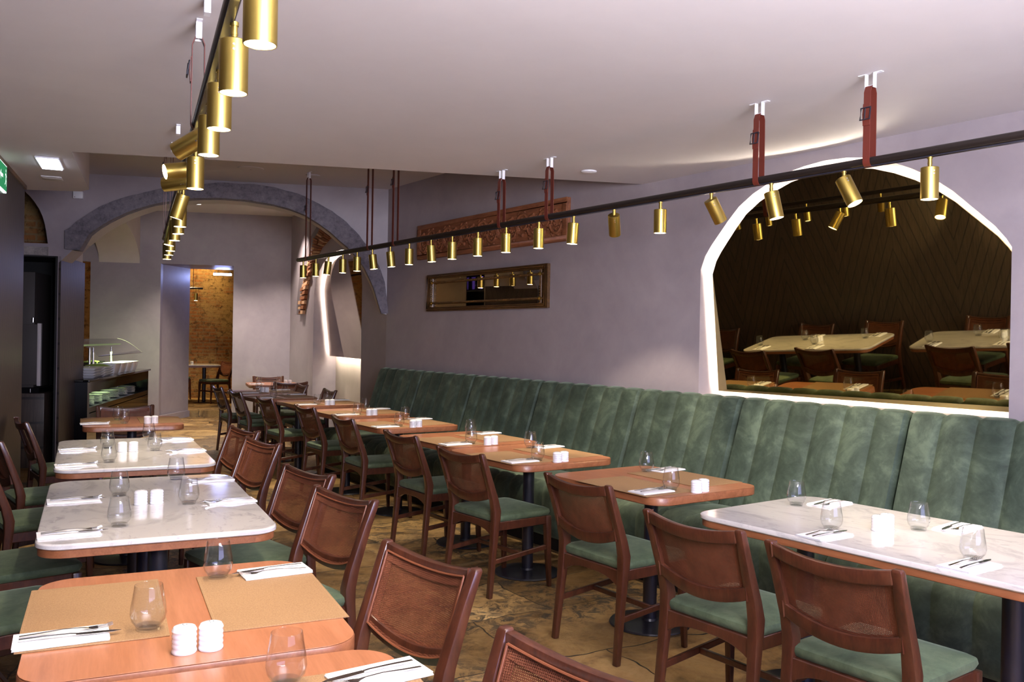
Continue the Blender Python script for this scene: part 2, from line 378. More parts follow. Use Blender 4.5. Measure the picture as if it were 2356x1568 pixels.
# wall with the stone arch -------------------------------------------------
mA = frame((1.355, 10.424), (1.355 + DB.x, 10.424 + DB.y))      # local x = a, local y = depth (UB)
INN = [(0.0, 2.20), (.10, 2.30), (.213, 2.431), (.384, 2.588), (.52, 2.68), (.665, 2.76), (.80, 2.818), (.929, 2.866), (1.242, 2.939), (1.42, 2.96), (1.605, 2.971), (1.882, 2.966), (2.209, 2.928), (2.39, 2.885), (2.542, 2.832), (2.711, 2.732), (2.83, 2.648), (2.931, 2.559), (3.04, 2.47), (3.128, 2.378), (3.21, 2.27), (3.279, 2.135), (3.33, 2.02), (3.372, 1.889), (3.42, 1.741)]
OUT = [(.0, 2.42), (.0, 2.46), (.103, 2.557), (.179, 2.644), (.29, 2.735), (.402, 2.813), (.55, 2.885), (.707, 2.94), (.88, 3.0), (1.06, 3.048), (1.24, 3.085), (1.42, 3.11), (1.60, 3.13), (1.786, 3.139), (1.97, 3.135), (2.159, 3.12), (2.35, 3.085), (2.539, 3.032), (2.71, 2.955), (2.877, 2.862), (3.0, 2.765), (3.124, 2.651), (3.23, 2.525), (3.324, 2.385), (3.40, 2.24), (3.452, 2.091), (3.50, 1.742)]
WT = .40
SA = [(-.108, 2.40), (-.125, 2.52), (-.141, 2.607), (-.165, 2.69), (-.199, 2.766), (-.24, 2.83), (-.285, 2.89), (-.341, 2.943), (-.45, 3.01), (-.6, 3.05), (-.9, 3.05), (-1.2, 2.95), (-1.5, 2.7), (-1.55, 2.40)]
outl = [(-2.6, 0)] + [(-1.25, 0), (-1.25, 2.27), (-.006, 2.27), (-.006, 0), (0, 0), (0, 2.2)] + INN[1:] + [(3.50, 1.72), (3.50, ZU + .02), (3.5, ZB), (-2.6, ZB)]
wall_obj('wall_arch', mA, outl, [SA], WT, 'wall_plaster')
# stone ring on the front edge of the arch, with an impost block at the left foot
ring = MB(); rs = []
def resamp(pts, n):
    L = [0]
    for p, q in zip(pts, pts[1:]): L.append(L[-1] + math.hypot(q[0] - p[0], q[1] - p[1]))
    out = []
    for i in range(n):
        t = L[-1] * i / (n - 1); k = max(j for j in range(len(L)) if L[j] <= t + 1e-9); k = min(k, len(pts) - 2)
        u = (t - L[k]) / (L[k + 1] - L[k] + 1e-12); out.append((pts[k][0] + u * (pts[k + 1][0] - pts[k][0]), pts[k][1] + u * (pts[k + 1][1] - pts[k][1])))
    return out
ni = 64; ri = resamp(INN[2:], ni); ro = resamp(OUT[2:], ni)
for i in range(ni):
    j = .012 * (random.random() - .5); jj = .02 * (random.random() - .3)
    (ai, zi), (ao, zo) = ri[i], ro[i]; zi -= .004
    rs.append([(ai, .10, zi - .003), (ai, -.035, zi + j * .4), (ao, -.035, zo + j), (ao + jj * .3, .02, zo + j + .01), (ao, .10, zo)])
ring.loft(rs, True, False)
ring.add([(.07, -.05, 2.345), (.215, -.05, 2.335), (.215, .10, 2.335), (.07, .10, 2.345), (.07, -.05, 2.54), (.13, -.05, 2.58), (.30, -.05, 2.50), (.30, .10, 2.50), (.13, .10, 2.58), (.07, .10, 2.54)],
         [(0, 1, 2, 3), (0, 4, 5, 6, 1), (1, 6, 7, 2), (2, 7, 8, 9, 3), (3, 9, 4, 0), (4, 9, 8, 5), (5, 8, 7, 6)])
o = ring.build('arch_ring', 'arch_stone'); o.matrix_world = mA
tag(o, 'grey-violet rough stone arch ring springing across the room in front of the back room', 'stone arch')
# intrados lining in warmer plaster
mb = MB(); n_ = len(ri); mb.loft([[(a, .101, z - .006), (a, WT + .001, z - .006 + .0)] for a, z in ri], False, True, False)
o = struct(mb.build('trim_arch_soffit', 'light_plaster')); o.matrix_world = mA
mb = MB(); mb.box(-.03, -.0005, .39, .93, 0, ZB); o = struct(mb.build('wall_pier', 'light_plaster')); o.matrix_world = mA
# ledge below the small left arch
mb = MB(); rs = []
for i in range(24):
    a = -1.5 + i * (1.40 / 23); j = .012 * random.random()
    rs.append([(a, -.05 + j, 2.272), (a, .55, 2.272), (a, .55, 2.37), (a, -.045 + j, 2.365 - j), (a, -.06 + j, 2.33)])
mb.loft(rs, True, False); o = struct(mb.build('trim_ledge', 'ledge_stone')); o.matrix_world = mA
mb = MB(); mb.box(-1.7, -.05, .56, .60, 2.37, 3.2); o = struct(mb.build('wall_small_arch_back', 'rubble_brick')); o.matrix_world = mA
# white junction box high on the arch wall
mb = MB(); mb.box(.14, .236, -.035, .0, 2.89, 2.966); bx = mb.build('junction_box', 'white_paint', bevel=.004); bx.matrix_world = mA
tag(bx, 'small white junction box fixed high on the wall left of the stone arch', 'junction box')
mb = MB(); mb.cyl((.158, -.0355, 2.905), (.158, -.038, 2.905), .004); mb.build('screw', 'black_metal', bx)

# chevron clad jamb (left reveal of the arch) and service opening
mb = MB(); mb.box(0, .93, -.012, .012, 0, 2.27)
o = mb.build('wall_jamb_panel', 'chevron_panel'); o.matrix_world = Matrix.Translation((1.355 + .013 * DB.x, 10.424 + .013 * DB.y, 0)) @ RZ(R(90 - 23.13)); struct(o)
# chevron texture runs on local y -> rebuild orientation: swap axes
o.data.transform(RZ(R(90))); o.matrix_world = Matrix.Translation((1.355 + .013 * DB.x, 10.424 + .013 * DB.y, 0)) @ RZ(R(-23.13))
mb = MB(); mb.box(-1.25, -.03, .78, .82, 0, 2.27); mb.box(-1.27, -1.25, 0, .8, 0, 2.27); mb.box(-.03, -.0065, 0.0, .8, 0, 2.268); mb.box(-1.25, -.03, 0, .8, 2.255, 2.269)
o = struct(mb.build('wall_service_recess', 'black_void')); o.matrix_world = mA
fr = empty('refrigerator'); fr.matrix_world = mA @ T(-.40, .36, .86)
tag(fr, 'tall grey refrigerator with pale door edge inside the black service opening', 'refrigerator')
mb = MB(); mb.box(-.28, .14, -.25, .3, 0, 1.24); mb.build('body', 'fridge_grey', fr, bevel=.006)
mb = MB(); mb.box(-.28, .178, -.28, -.251, .03, .68); mb.build('door', 'fridge_grey', fr, bevel=.004)
mb = MB(); mb.box(.18, .215, -.285, -.24, .02, .69); mb.build('door_edge', 'pale_trim', fr, bevel=.003)
mb = MB(); mb.cyl((.13, -.26, .70), (.13, -.26, .75), .012); mb.build('hinge', 'steel', fr)
cb = empty('low_cabinet'); cb.matrix_world = mA @ T(-.45, .36, 0)
tag(cb, 'low dark brown cabinet beneath the refrigerator in the service opening', 'cabinet')
mb = MB(); mb.box(-.30, .31, -.29, .38, 0, .80); mb.build('body', 'chevron_panel', cb, bevel=.004)
mb = MB(); mb.box(-.32, .25, -.27, .38, .801, .858); mb.build('plinth', 'black_gloss', cb)
mb = MB(); mb.cyl((.17, -.285, .81), (.17, -.285, .85), .008); mb.build('latch', 'steel', cb)

# back wall with the doorway -----------------------------------------------
mBk = frame((3.505, 15.057), (3.505 + DB.x, 15.057 + DB.y))
wall_obj('wall_back', mBk, [(-1.116, 0), (-.045, 0), (-.045, 2.607), (1.10, 2.607), (1.10, 0), (2.12, 0), (2.12, ZB + .1), (-1.5, ZB + .1), (-1.5, 2.62), (-1.116, 2.60)], [], .25, 'wall_plaster')
mb = MB(); mb.add([(-.044, .2, 0), (.26, 1.02, 0), (.26, 1.02, 2.607), (-.044, .2, 2.607), (-.6, .2, 0), (-.6, 1.02, 0), (-.6, 1.02, 2.607), (-.6, .2, 2.607)],
    [(0, 1, 2, 3), (1, 5, 6, 2), (4, 5, 1, 0), (3, 2, 6, 7), (0, 3, 7, 4), (4, 7, 6, 5)])
o = struct(mb.build('wall_door_reveal', 'wall_plaster')); o.matrix_world = mBk
mb = MB(); mb.box(1.10, 2.4, .2, 1.02, 0, 3.0); mb.box(-.6, 2.4, .2, 1.02, 2.607, 3.3); o = struct(mb.build('wall_door_lintel', 'wall_plaster')); o.matrix_world = mBk
mb = MB(); mb.box(-.045, -.0449, 0, 0, 0, 0)
bb = MB(); bb.add([(-.06, -.02, 0), (-.025, -.02, 0), (.285, 1.03, 0), (.24, 1.03, 0), (-.06, -.02, .11), (-.025, -.02, .11), (.285, 1.03, .11), (.24, 1.03, .11)], [(0, 1, 2, 3), (4, 7, 6, 5), (0, 4, 5, 1), (1, 5, 6, 2), (2, 6, 7, 3), (3, 7, 4, 0)])
o = struct(bb.build('baseboard_door', 'wall_plaster')); o.matrix_world = mBk
# side wall with vaulted opening, running from the back wall to the arch pier
c0 = (3.163, 15.203); mS = frame(c0, (c0[0] - UB.x, c0[1] - UB.y))
prof = [(x_, 2.60 + .60 * math.sqrt(max(0, 1 - ((x_ - 2.0) / 2.0) ** 2))) for x_ in [0, .01, .05, .12, .22, .36, .55, .8, 1.1, 1.5, 2.0, 2.5, 3.0, 3.4, 3.7, 3.9, 4.0]]
wall_obj('wall_vault', mS, prof + [(4.0, 0), (4.2, 0), (4.2, ZB + .05), (0, ZB + .05)], [], -.62, 'light_plaster')
# rubble brick room seen through doorway and behind the vault
mBr = frame((.0, 19.3), (DB.x, 19.3 + DB.y))
for nm, a0, a1, y in (('wall_brick_back', -4, 8.5, 1.8),):
    mb = MB(); mb.box(a0, a1, y, y + .3, 0, 3.9); o = struct(mb.build(nm, 'rubble_brick')); o.matrix_world = mBr
mb = MB(); mb.box(-.5, -.2, -4.5, 2, 0, 3.9); o = struct(mb.build('wall_brick_left', 'rubble_brick')); o.matrix_world = mBr
mb = MB(); mb.box(7.6, 7.9, -3.6, 2, 0, 3.9); o = struct(mb.build('wall_brick_right', 'rubble_brick')); o.matrix_world = mBr
mb = MB(); mb.prism([(-4, 14.5), (3.0, 15.7), (3.7, 16.2), (6.2, 15.1), (12, 15), (12, 22), (-4, 24)], -.2, .10); struct(mb.build('floor_far', 'old_stone_floor'))
mb = MB(); mb.prism([(-4, 14.0), (1, 16.5), (3.0, 16.3), (6.2, 15.3), (12, 14), (12, 22), (-4, 24)], 3.4, 3.6); struct(mb.build('ceiling_brick_room', 'ceiling_paint'))

# left panelled wall: runs along x = .532 + .223*(Y-6.93)
wl0 = Vector((.532 + .223 * (-3.2 - 6.93), -3.2)); wl1 = Vector((.804, 8.15))
mb = MB(); L = (wl1 - wl0).length; mb.box(-.18, 0, 0, L, 0, ZC + .02)
o = struct(mb.build('wall_left', 'chevron_panel')); aL = math.atan2(-(wl1 - wl0).x, (wl1 - wl0).y); o.matrix_world = Matrix.Translation((wl0.x, wl0.y, 0)) @ RZ(aL)
mb = MB(); mb.box(0, .015, 0, L, ZC - .03, ZC); o = struct(mb.build('trim_left_top', 'frame_wood')); o.matrix_world = Matrix.Translation((wl0.x, wl0.y, 0)) @ RZ(aL)
# closing walls out of view
mb = MB(); mb.box(-2.2, -2.0, 7.9, 12.5, 0, 3.6); struct(mb.build('wall_left_far', 'wall_plaster'))
mb = MB(); mb.box(-2.2, .7, 8.16, 8.3, 0, 2.7); struct(mb.build('wall_left_return', 'wall_plaster'))
mb = MB(); mb.box(-3.2, 5.2, -3.4, -3.2, 0, .5); mb.box(-3.2, 5.2, -3.4, -3.2, 2.55, 2.9); mb.box(-3.2, -.6, -3.4, -3.2, .5, 2.55); mb.box(4.4, 5.2, -3.4, -3.2, .5, 2.55)
struct(mb.build('wall_front', 'wall_plaster'))
mb = MB()
for x in (-.6, .62, 1.85, 3.1, 4.35): mb.box(x, x + .06, -3.34, -3.26, .5, 2.55)
mb.box(-.6, 4.4, -3.34, -3.26, .5, .56); mb.box(-.6, 4.4, -3.34, -3.26, 2.49, 2.55); mb.box(-.6, 4.4, -3.34, -3.26, 1.9, 1.95)
struct(mb.build('window_1', 'black_metal'))

# ---------------------------------------------------------------- mirrors and niches
def arch_mirror(name, pts, tilt, m, material, label, inset_led=.03):
    root = empty(name); root.matrix_world = m; tag(root, label, 'mirror')
    # pts in local (x,z), z=0 at bottom edge; pane lies in x,z plane, facing -y
    v = MB(); n = len(pts)
    v.add([(x, 0, z) for x, z in pts] + [(x, .012, z) for x, z in pts], [tuple(range(n)), tuple(range(2 * n - 1, n - 1, -1))] + [(i, (i + 1) % n, n + (i + 1) % n, n + i) for i in range(n)])
    v.build('mirror_glass', material, root)
    cx = sum(p[0] for p in pts) / n; cz = sum(p[1] for p in pts) / n
    b_ = MB(); q = [(cx + (x - cx) * .90, cz + (z - cz) * .90) for x, z in pts]
    b_.add([(x, .014, z) for x, z in q] + [(x, .05, z) for x, z in q], [tuple(range(n)), tuple(range(2 * n - 1, n - 1, -1))] + [(i, (i + 1) % n, n + (i + 1) % n, n + i) for i in range(n)])
    b_.build('backing_board', 'white_paint', root)
    l_ = MB(); q = [(cx + (x - cx) * (1 - inset_led), cz + (z - cz) * (1 - inset_led)) for x, z in pts]
    l_.tube([(x, .035, z) for x, z in q + [q[0]]], .009, 6, False); l_.build('led_strip', 'led_glow', root)
    return root
pts1 = []
zb = 1.135
for y, z in N1[1:-1]: pts1.append((y, z))
# shrink the opening outline a little, straight bottom
cy = 3.2; cz0 = zb
sh = [(cy + (y - cy) * .955, zb + (z - zb) * .965) for y, z in pts1]
pm = [(-(y - cy), z - zb) for y, z in sh]; pm = [(pm[0][0], 0)] + pm + [(pm[-1][0], 0)]
# local x = -Y direction, local y = +X ; tilt so that the top comes forward
mm = Matrix.Translation((4.735, cy, zb)) @ Matrix(((0, 1, 0, 0), (-1, 0, 0, 0), (0, 0, 1, 0), (0, 0, 0, 1))) @ Matrix.Rotation(R(1.7), 4, 'Z') @ Matrix.Rotation(R(6.1), 4, 'X')
arch_mirror('arched_mirror', pm, 5, mm, 'bronze_mirror', 'large arch-shaped bronze mirror leaning in the backlit niche above the banquette')
p2 = [(LF - (2.3 + (a - 2.3) * .93), (z - 1.165) * .97) for a, z in N2[1:-1]]
p2 = [(p2[0][0], 0)] + p2 + [(p2[-1][0], 0)]
mm = mF2 @ T(0, .235, 1.165) @ Matrix.Rotation(R(6.2), 4, 'X')
arch_mirror('arched_mirror', p2, 5, mm, 'dim_mirror', 'dull brown arched mirror in the far niche beyond the stone arch')
# sill of the near niche is part of the wall; brick vestige of an old arch in the far wall
VO = [(4.753, 1.816), (4.738, 2.043), (4.603, 2.392), (4.282, 2.72), (3.854, 2.989), (3.36, 3.136)]
VM = [(4.495, 1.812), (4.417, 2.033), (4.164, 2.368), (3.832, 2.685), (3.481, 2.92), (3.037, 3.069)]
VR = [(4.153, 1.805), (4.048, 2.021), (3.89, 2.286), (3.621, 2.537), (3.094, 2.756), (2.405, 2.879)]
va = empty('brick_arch'); va.matrix_world = mF2; tag(va, 'exposed curved brick band of an old arch in the far right wall', 'brick arch')
o1 = resamp(VO, 26); o2 = resamp(VM, 26); o3 = resamp(VR, 26)
mb = MB(); mb.loft([[(LF - a[0], -.004, a[1]), (LF - b_[0], -.004, b_[1]), (LF - b_[0], .0, b_[1]), (LF - a[0], .0, a[1])] for a, b_ in zip(o1, o2)], True, False); mb.build('recess_shadow_strip', 'recess_grey', va)  # flat grey strip colours in the shadow along the inside of the band
mb = MB(); mb.loft([[(LF - a[0], -.006, a[1]), (LF - b_[0], -.006, b_[1]), (LF - b_[0], .0, b_[1]), (LF - a[0], .0, a[1])] for a, b_ in zip(o2, o3)], True, False); mb.build('mortar_bed', 'brick_red', va)
mb = MB()
for i in range(25):
    for k in range(2):
        f0, f1 = (0, .46) if k == 0 else (.52, 1)
        g = lambda t, f: Vector((LF - (o2[t][0] * (1 - f) + o3[t][0] * f), 0, o2[t][1] * (1 - f) + o3[t][1] * f))
        a, b_ = g(i, f0), g(i, f1); c_ = g(i + 1, f1) * .72 + g(i, f1) * .28; d_ = g(i + 1, f0) * .72 + g(i, f0) * .28
        h = -.03 - .03 * random.random(); mb.mi = 0 if random.random() < (.75 if i < 15 else .35) else 1
        mb.add([(p.x, -.005, p.z) for p in (a, b_, c_, d_)] + [(p.x, h, p.z) for p in (a, b_, c_, d_)], [(4, 5, 6, 7), (0, 1, 5, 4), (1, 2, 6, 5), (2, 3, 7, 6), (3, 0, 4, 7)])
mb.build('bricks', ['brick_pale', 'brick_red'], va)

# ---------------------------------------------------------------- carved panel and framed mirror on the right wall
cp = empty('carved_panel', (XW, (8.27 + 5.704) / 2, 2.48)); tag(cp, 'long carved reddish wood panel with scrolling foliage on the right wall', 'carved panel')
hl = (8.27 - 5.704) / 2; hh = .182
mb = MB(); mb.box(-.03, 0, -hl, hl, -hh, hh); mb.build('board', 'carved_wood', cp, bevel=.004)
mb = MB()
for z0, z1, y0, y1 in ((hh - .045, hh, -hl, hl), (-hh, -hh + .045, -hl, hl), (-hh + .045, hh - .045, -hl, -hl + .06), (-hh + .045, hh - .045, hl - .06, hl)): mb.box(-.045, -.0305, y0, y1, z0, z1)
mb.build('border', 'carved_wood', cp, bevel=.004)
mb = MB()
def spiral(cy_, cz_, r0, turns, d, ph, rt=.010):
    pts = []; n_ = int(16 * turns)
    for i in range(n_ + 1):
        t = i / n_; r_ = r0 * (1 - t) ** .8 + .008; a_ = ph + d * 2 * math.pi * turns * t
        pts.append((-.036, cy_ + r_ * math.cos(a_), cz_ + r_ * math.sin(a_)))
    mb.tube(pts, [rt * (1.15 - .6 * i / n_) for i in range(n_ + 1)], 6)
nsp = 15
for i in range(nsp):
    y_ = -hl + .14 + i * (2 * hl - .28) / (nsp - 1); s_ = 1 if i % 2 else -1
    spiral(y_, s_ * .022, .098, 1.6, s_, -s_ * math.pi / 2, .015)
    for k in range(4):
        a_ = R(35 + 38 * k) * s_; y2 = y_ + .085 * math.cos(a_) + .02; z2 = .085 * math.sin(a_) * 1.05
        spiral(y2, max(-.105, min(.105, z2)), .032, 1.1, -s_, a_, .008)
    for k in range(5):
        a_ = R(-60 + 30 * k); p0 = (-.034, y_ + .05, -s_ * .03); mb.tube([p0, (-.045, y_ + .05 + .03 * math.cos(a_), -s_ * .03 + .035 * math.sin(a_)), (-.034, y_ + .05 + .065 * math.cos(a_), -s_ * .03 + .06 * math.sin(a_))], [.004, .010, .003], 6)
mb.build('scroll_carving', 'carved_wood', cp)

fm = empty('framed_mirror', (XW, (8.054 + 5.971) / 2, 1.935)); tag(fm, 'long antique mirror with dark gilt frame on the wall below the carved panel', 'mirror')
hl = (8.054 - 5.971) / 2; hh = .191
mb = MB(); mb.box(-.012, 0, -hl + .02, hl - .02, -hh + .02, hh - .02); mb.build('mirror_glass', 'antique_mirror', fm)
def moulding(y0, y1, z0, z1, w_):
    b_ = MB()
    for i, (a0, h_) in enumerate(((0, .045), (w_ * .35, .055), (w_ * .7, .035))):
        r_ = w_ * .17
        yy0, yy1, zz0, zz1 = y0 + a0 + r_, y1 - a0 - r_, z0 + a0 + r_, z1 - a0 - r_
        b_.tube([(-h_ + r_, yy0, zz0), (-h_ + r_, yy1, zz0), (-h_ + r_, yy1, zz1), (-h_ + r_, yy0, zz1), (-h_ + r_, yy0, zz0)], r_, 8, False)
    b_.box(-.03, 0, y0, y1, z0, z0 + w_); b_.box(-.03, 0, y0, y1, z1 - w_, z1); b_.box(-.03, 0, y0, y0 + w_, z0 + w_, z1 - w_); b_.box(-.03, 0, y1 - w_, y1, z0 + w_, z1 - w_)
    return b_
moulding(-hl, hl, -hh, hh, .042).build('outer_frame', 'frame_wood', fm)
bi = MB(); y0, y1, z0, z1 = -hl + .10, hl - .10, -hh + .085, hh - .085
for p, q in (((y0 - .05, z0), (y1 + .05, z0)), ((y0 - .05, z1), (y1 + .05, z1)), ((y0, z0 - .04), (y0, z1 + .04)), ((y1, z0 - .04), (y1, z1 + .04))):
    bi.tube([(-.022, p[0], p[1]), (-.022, q[0], q[1])], .011, 8)
    n_ = int(math.hypot(q[0] - p[0], q[1] - p[1]) / .022)
    for i in range(n_ + 1):
        t = i / n_; bi.lathe([(.0001, -.008), (.007, -.005), (.008, 0), (.007, .005), (.0001, .008)], 6, c=(-.034, p[0] + t * (q[0] - p[0]), p[1] + t * (q[1] - p[1])))
bi.build('beaded_bars', 'frame_wood', fm)
for yy in (y0, y1):
    for zz in (z0, z1):
        b_ = MB(); b_.lathe([(.0001, -.018), (.014, -.012), (.019, 0), (.014, .012), (.0001, .018)], 12, c=(-.036, yy, zz)); b_.build('rosette', 'brass', fm)

# ---------------------------------------------------------------- banquette modules
seams = [8.965, 7.961, 6.962, 5.915, 4.705, 3.763, 2.625, 1.52, .42, -.7]
def bench_profile():
    # (x distance from wall, z, puff weight, nx, nz)
    P = [(.012, 1.085, 0, 0, 1), (.03, 1.105, .3, 0, 1), (.07, 1.112, .8, 0, 1), (.105, 1.10, 1, -.7, .7), (.122, 1.07, 1, -1, .1)]
    for i in range(1, 9): t = i / 8; P.append((.122 + .20 * t, 1.07 - .61 * t, 1 if t < .9 else .5, -1, .15))
    return P
def seat_profile():
    return [(.29, .40, 0, 0, 1), (.30, .452, .2, 0, 1), (.40, .462, .8, 0, 1), (.55, .466, 1, 0, 1), (.71, .466, 1, 0, 1), (.79, .458, 1, -.4, .9), (.832, .43, 1, -.8, .6), (.848, .39, 1, -1, 0), (.85, .30, 1, -1, 0), (.847, .20, .9, -1, 0), (.835, .12, .5, -1, 0), (.81, .09, 0, -1, -.3)]
BL = ['velvet banquette section at the far end beside the stone arch foot', 'banquette section second from its far end, behind small wooden tables', 'banquette section below the left half of the framed mirror', 'banquette section left of the niche, behind the second touching table pair',
      'banquette section starting under the niche left edge', 'banquette section under the left half of the arched mirror', 'green velvet banquette section at the right frame edge behind the marble table']
for k in range(len(seams) - 1):
    yA, yB = seams[k], seams[k + 1]; Lm = yA - yB; nch = max(4, round(Lm / .19)); cw = Lm / nch
    root = empty('banquette', (XW - .004, yB, 0))
    lb = BL[k] if k < len(BL) else ('green velvet banquette section right beside the camera, outside the frame, nearer one' if k == len(BL) else 'green velvet banquette section behind the camera against the right wall')
    tag(root, lb, 'banquette', 'velvet banquette sections along the right wall')
    for nm, P, th, ins in (('backrest', bench_profile(), .019, .004), ('seat_cushion', seat_profile(), .014, .003)):
        ys = []
        for c_ in range(nch):
            for i in range(8): ys.append((c_ + i / 8) * cw)
        ys.append(Lm); rings = []
        for y in ys:
            u = (y / cw) % 1.0; puff = (math.sin(math.pi * u)) ** .38 if 1e-4 < u < 1 - 1e-4 else 0
            edge = min(y, Lm - y); e_ = 0 if edge > .02 else (1 - edge / .02) * .02
            ring_ = []
            for x_, z_, wgt, nx, nz in P:
                d_ = th * (puff * wgt - .0) - e_ * wgt
                ring_.append((-(x_ - nx * 0) + nx * d_, min(max(y, ins), Lm - ins), z_ + nz * d_))
            ring_ = [(-.005 if nm == 'backrest' else -.29, ring_[0][1], .05 if nm == 'backrest' else .12)] + ring_ + ([(-.25, ring_[0][1], .1)] if nm == 'backrest' else [])
            rings.append(ring_)
        mb = MB(); mb.loft(rings, True, True); mb.build(nm, 'banquette_velvet', root)
    mb = MB(); mb.box(-.79, -.02, .003, Lm - .003, 0, .11); mb.build('plinth', 'black_void', root)

# ---------------------------------------------------------------- chair
def make_chair():
    t = empty('dining_chair')
    def post(s):
        mb = MB(); secs = [(-.232, .014, .016, 0), (-.205, .017, .019, .28), (-.190, .022, .022, .43), (-.188, .024, .023, .49), (-.205, .022, .021, .56), (-.262, .018, .018, .72), (-.298, .015, .017, .815), (-.301, .012, .014, .826)]
        ys = [.222, .215, .212, .212, .213, .217, .222, .222]
        mb.loft([[(x - a, s * y - b_, z), (x + a, s * y - b_, z), (x + a, s * y + b_, z), (x - a, s * y + b_, z)] for (x, a, b_, z), y in zip(secs, ys)], True, False)
        return mb.build('leg', 'chair_wood', t, bevel=.006, seg=2)
    post(1); post(-1)
    for s in (1, -1):
        mb = MB(); mb.loft([[(x - a, s * y - a, z), (x + a, s * y - a, z), (x + a, s * y + a, z), (x - a, s * y + a, z)] for x, y, a, z in ((.212, .222, .012, 0), (.200, .215, .017, .25), (.195, .212, .020, .425))], True, False)
        mb.build('leg', 'chair_wood', t, bevel=.005)
    # seat frame: rear, front and side aprons
    mb = MB(); mb.box(-.182, .19, .196, .219, .375, .425); mb.box(-.182, .19, -.219, -.196, .375, .425); mb.box(.183, .206, -.205, .205, .38, .425)
    n = 12; rs = []
    for i in range(n + 1):
        y = -.205 + .41 * i / n; q = abs(y) / .205; zb_ = .388 - .05 * q ** 3
        rs.append([(-.208, y, zb_), (-.184, y, zb_), (-.184, y, .425), (-.208, y, .425)])
    mb.loft(rs, True, False); mb.build('seat_frame', 'chair_wood', t, bevel=.003, seg=1)
    # stretchers
    mb = MB()
    for s in (1, -1): mb.loft([[(x, s * y - .009, z - .014), (x, s * y + .009, z - .014), (x, s * y + .009, z + .014), (x, s * y - .009, z + .014)] for x, y, z in ((-.21, .214, .20), (.203, .215, .24))], True, False)
    mb.box(.00, .018, -.207, .207, .205, .230)
    mb.build('stretcher', 'chair_wood', t, bevel=.003, seg=1)
    # seat
    mb = MB(); rs = []
    for z, ins, cr in ((.422, .012, 0), (.428, .002, 0), (.446, -.006, 0), (.460, -.003, 0), (.468, .012, 0), (.474, .05, 0), (.477, .12, 0), (.478, .19, 0)):
        pts = rrect(.415 - 2 * ins, .438 - 2 * ins, max(.012, .035 - ins * .1)); rs.append([(x + .012 + (.0), y, z) for x, y in pts])
    mb.loft(rs, True, True); mb.build('seat', 'seat_velvet', t)
    # curved rails of the back
    def bow(y): return -.026 * (1 - (y / .215) ** 2)
    def rail(z_end, dip, h, x_end, th, nm):
        mb = MB(); rs = []; n = 14
        for i in range(n + 1):
            y = -.208 + .416 * i / n; z = z_end - dip * (1 - (y / .208) ** 2); x = x_end + bow(y) + (z - z_end) * -.36
            rs.append([(x - th / 2, y, z - h / 2), (x + th / 2, y, z - h / 2), (x + th / 2 - .004, y, z + h / 2), (x - th / 2 - .008, y, z + h / 2)])
        mb.loft(rs, True, True); return mb.build(nm, 'chair_wood', t, bevel=.004)
    rail(.797, .022, .046, -.291, .024, 'top_rail'); rail(.590, .042, .050, -.222, .024, 'lower_rail')
    # cane panel with a border
    n = 14; k = 8; rs = []
    def pt(y, f, off):
        q = 1 - (y / .2) ** 2; z0 = .600 - .042 * q; z1 = .790 - .022 * q; z = z0 + (z1 - z0) * f
        return (-.222 + bow(y) - (z - .590) * .335 + off, y, z)
    mb = MB(); mb.loft([[pt(-.2 + .4 * i / n, j / k, .006) for j in range(k + 1)] for i in range(n + 1)], False, True, False); mb.build('cane_panel', 'cane_mesh', t)
    mb = MB()
    for f in (-.06, 1.05): mb.tube([pt(-.192 + .384 * i / n, f, .017) for i in range(n + 1)], .0036, 6)
    for y in (-.193, .193): mb.tube([pt(y, -.06 + 1.11 * j / k, .017) for j in range(k + 1)], .0036, 6)
    mb.mi = 1
    for f0, f1 in ((-.06, .10), (.91, 1.05)):
        mb.loft([[pt(-.192 + .384 * i / n, f0, .0135), pt(-.192 + .384 * i / n, f1, .0095)] for i in range(n + 1)], False, True, False)
    for y0_, y1_ in ((-.193, -.168), (.168, .193)):
        mb.loft([[pt(y0_, j / k, .0125), pt(y1_, j / k, .009)] for j in range(k + 1)], False, True, False)
    mb.build('cane_border', ['cane_border', 'cane_mesh'], t)
    return t
chair0 = make_chair()
def chair_back(mx, my, ang_deg, label, group):      # (mx,my): middle of the top rail; ang: facing direction from +X
    a = R(ang_deg); place(chair0, (mx + .315 * math.cos(a), my + .315 * math.sin(a), 0), a, label, 'chair', group)
G1 = 'cane-backed chairs facing the banquette'; G2 = 'cane-backed chairs around the left tables'; G3 = 'chairs in the back area beyond the arch'
for x, y, a, lb in [
    (2.355, 1.652, 2, 'cane-back chair nearest the right corner, at the marble banquette table'), (2.37, 2.248, 2, 'second cane-back chair at the marble banquette table, left of the nearest one'),
    (2.585, 3.179, 1, 'cane-back chair at the single wooden banquette table next to the marble one'), (2.65, 4.333, 3, 'cane-back chair at the front table of the nearer touching pair'),
    (2.765, 5.295, 0, 'cane-back chair at the rear table of the nearer touching pair'), (2.90, 6.55, -3, 'cane-back chair at the front table of the farther touching pair'),
    (3.03, 7.685, 0, 'cane-back chair at the rear table of the farther touching pair'), (3.07, 8.888, 0, 'cane-back chair at the last brightly lit wooden banquette table'),
    (3.12, 10.02, -3, 'cane-back chair second from the doorway end of the right row'), (3.19, 10.974, -3, 'farthest dark chair of the right row, standing near the doorway')]:
    chair_back(x, y, a, lb, G1)
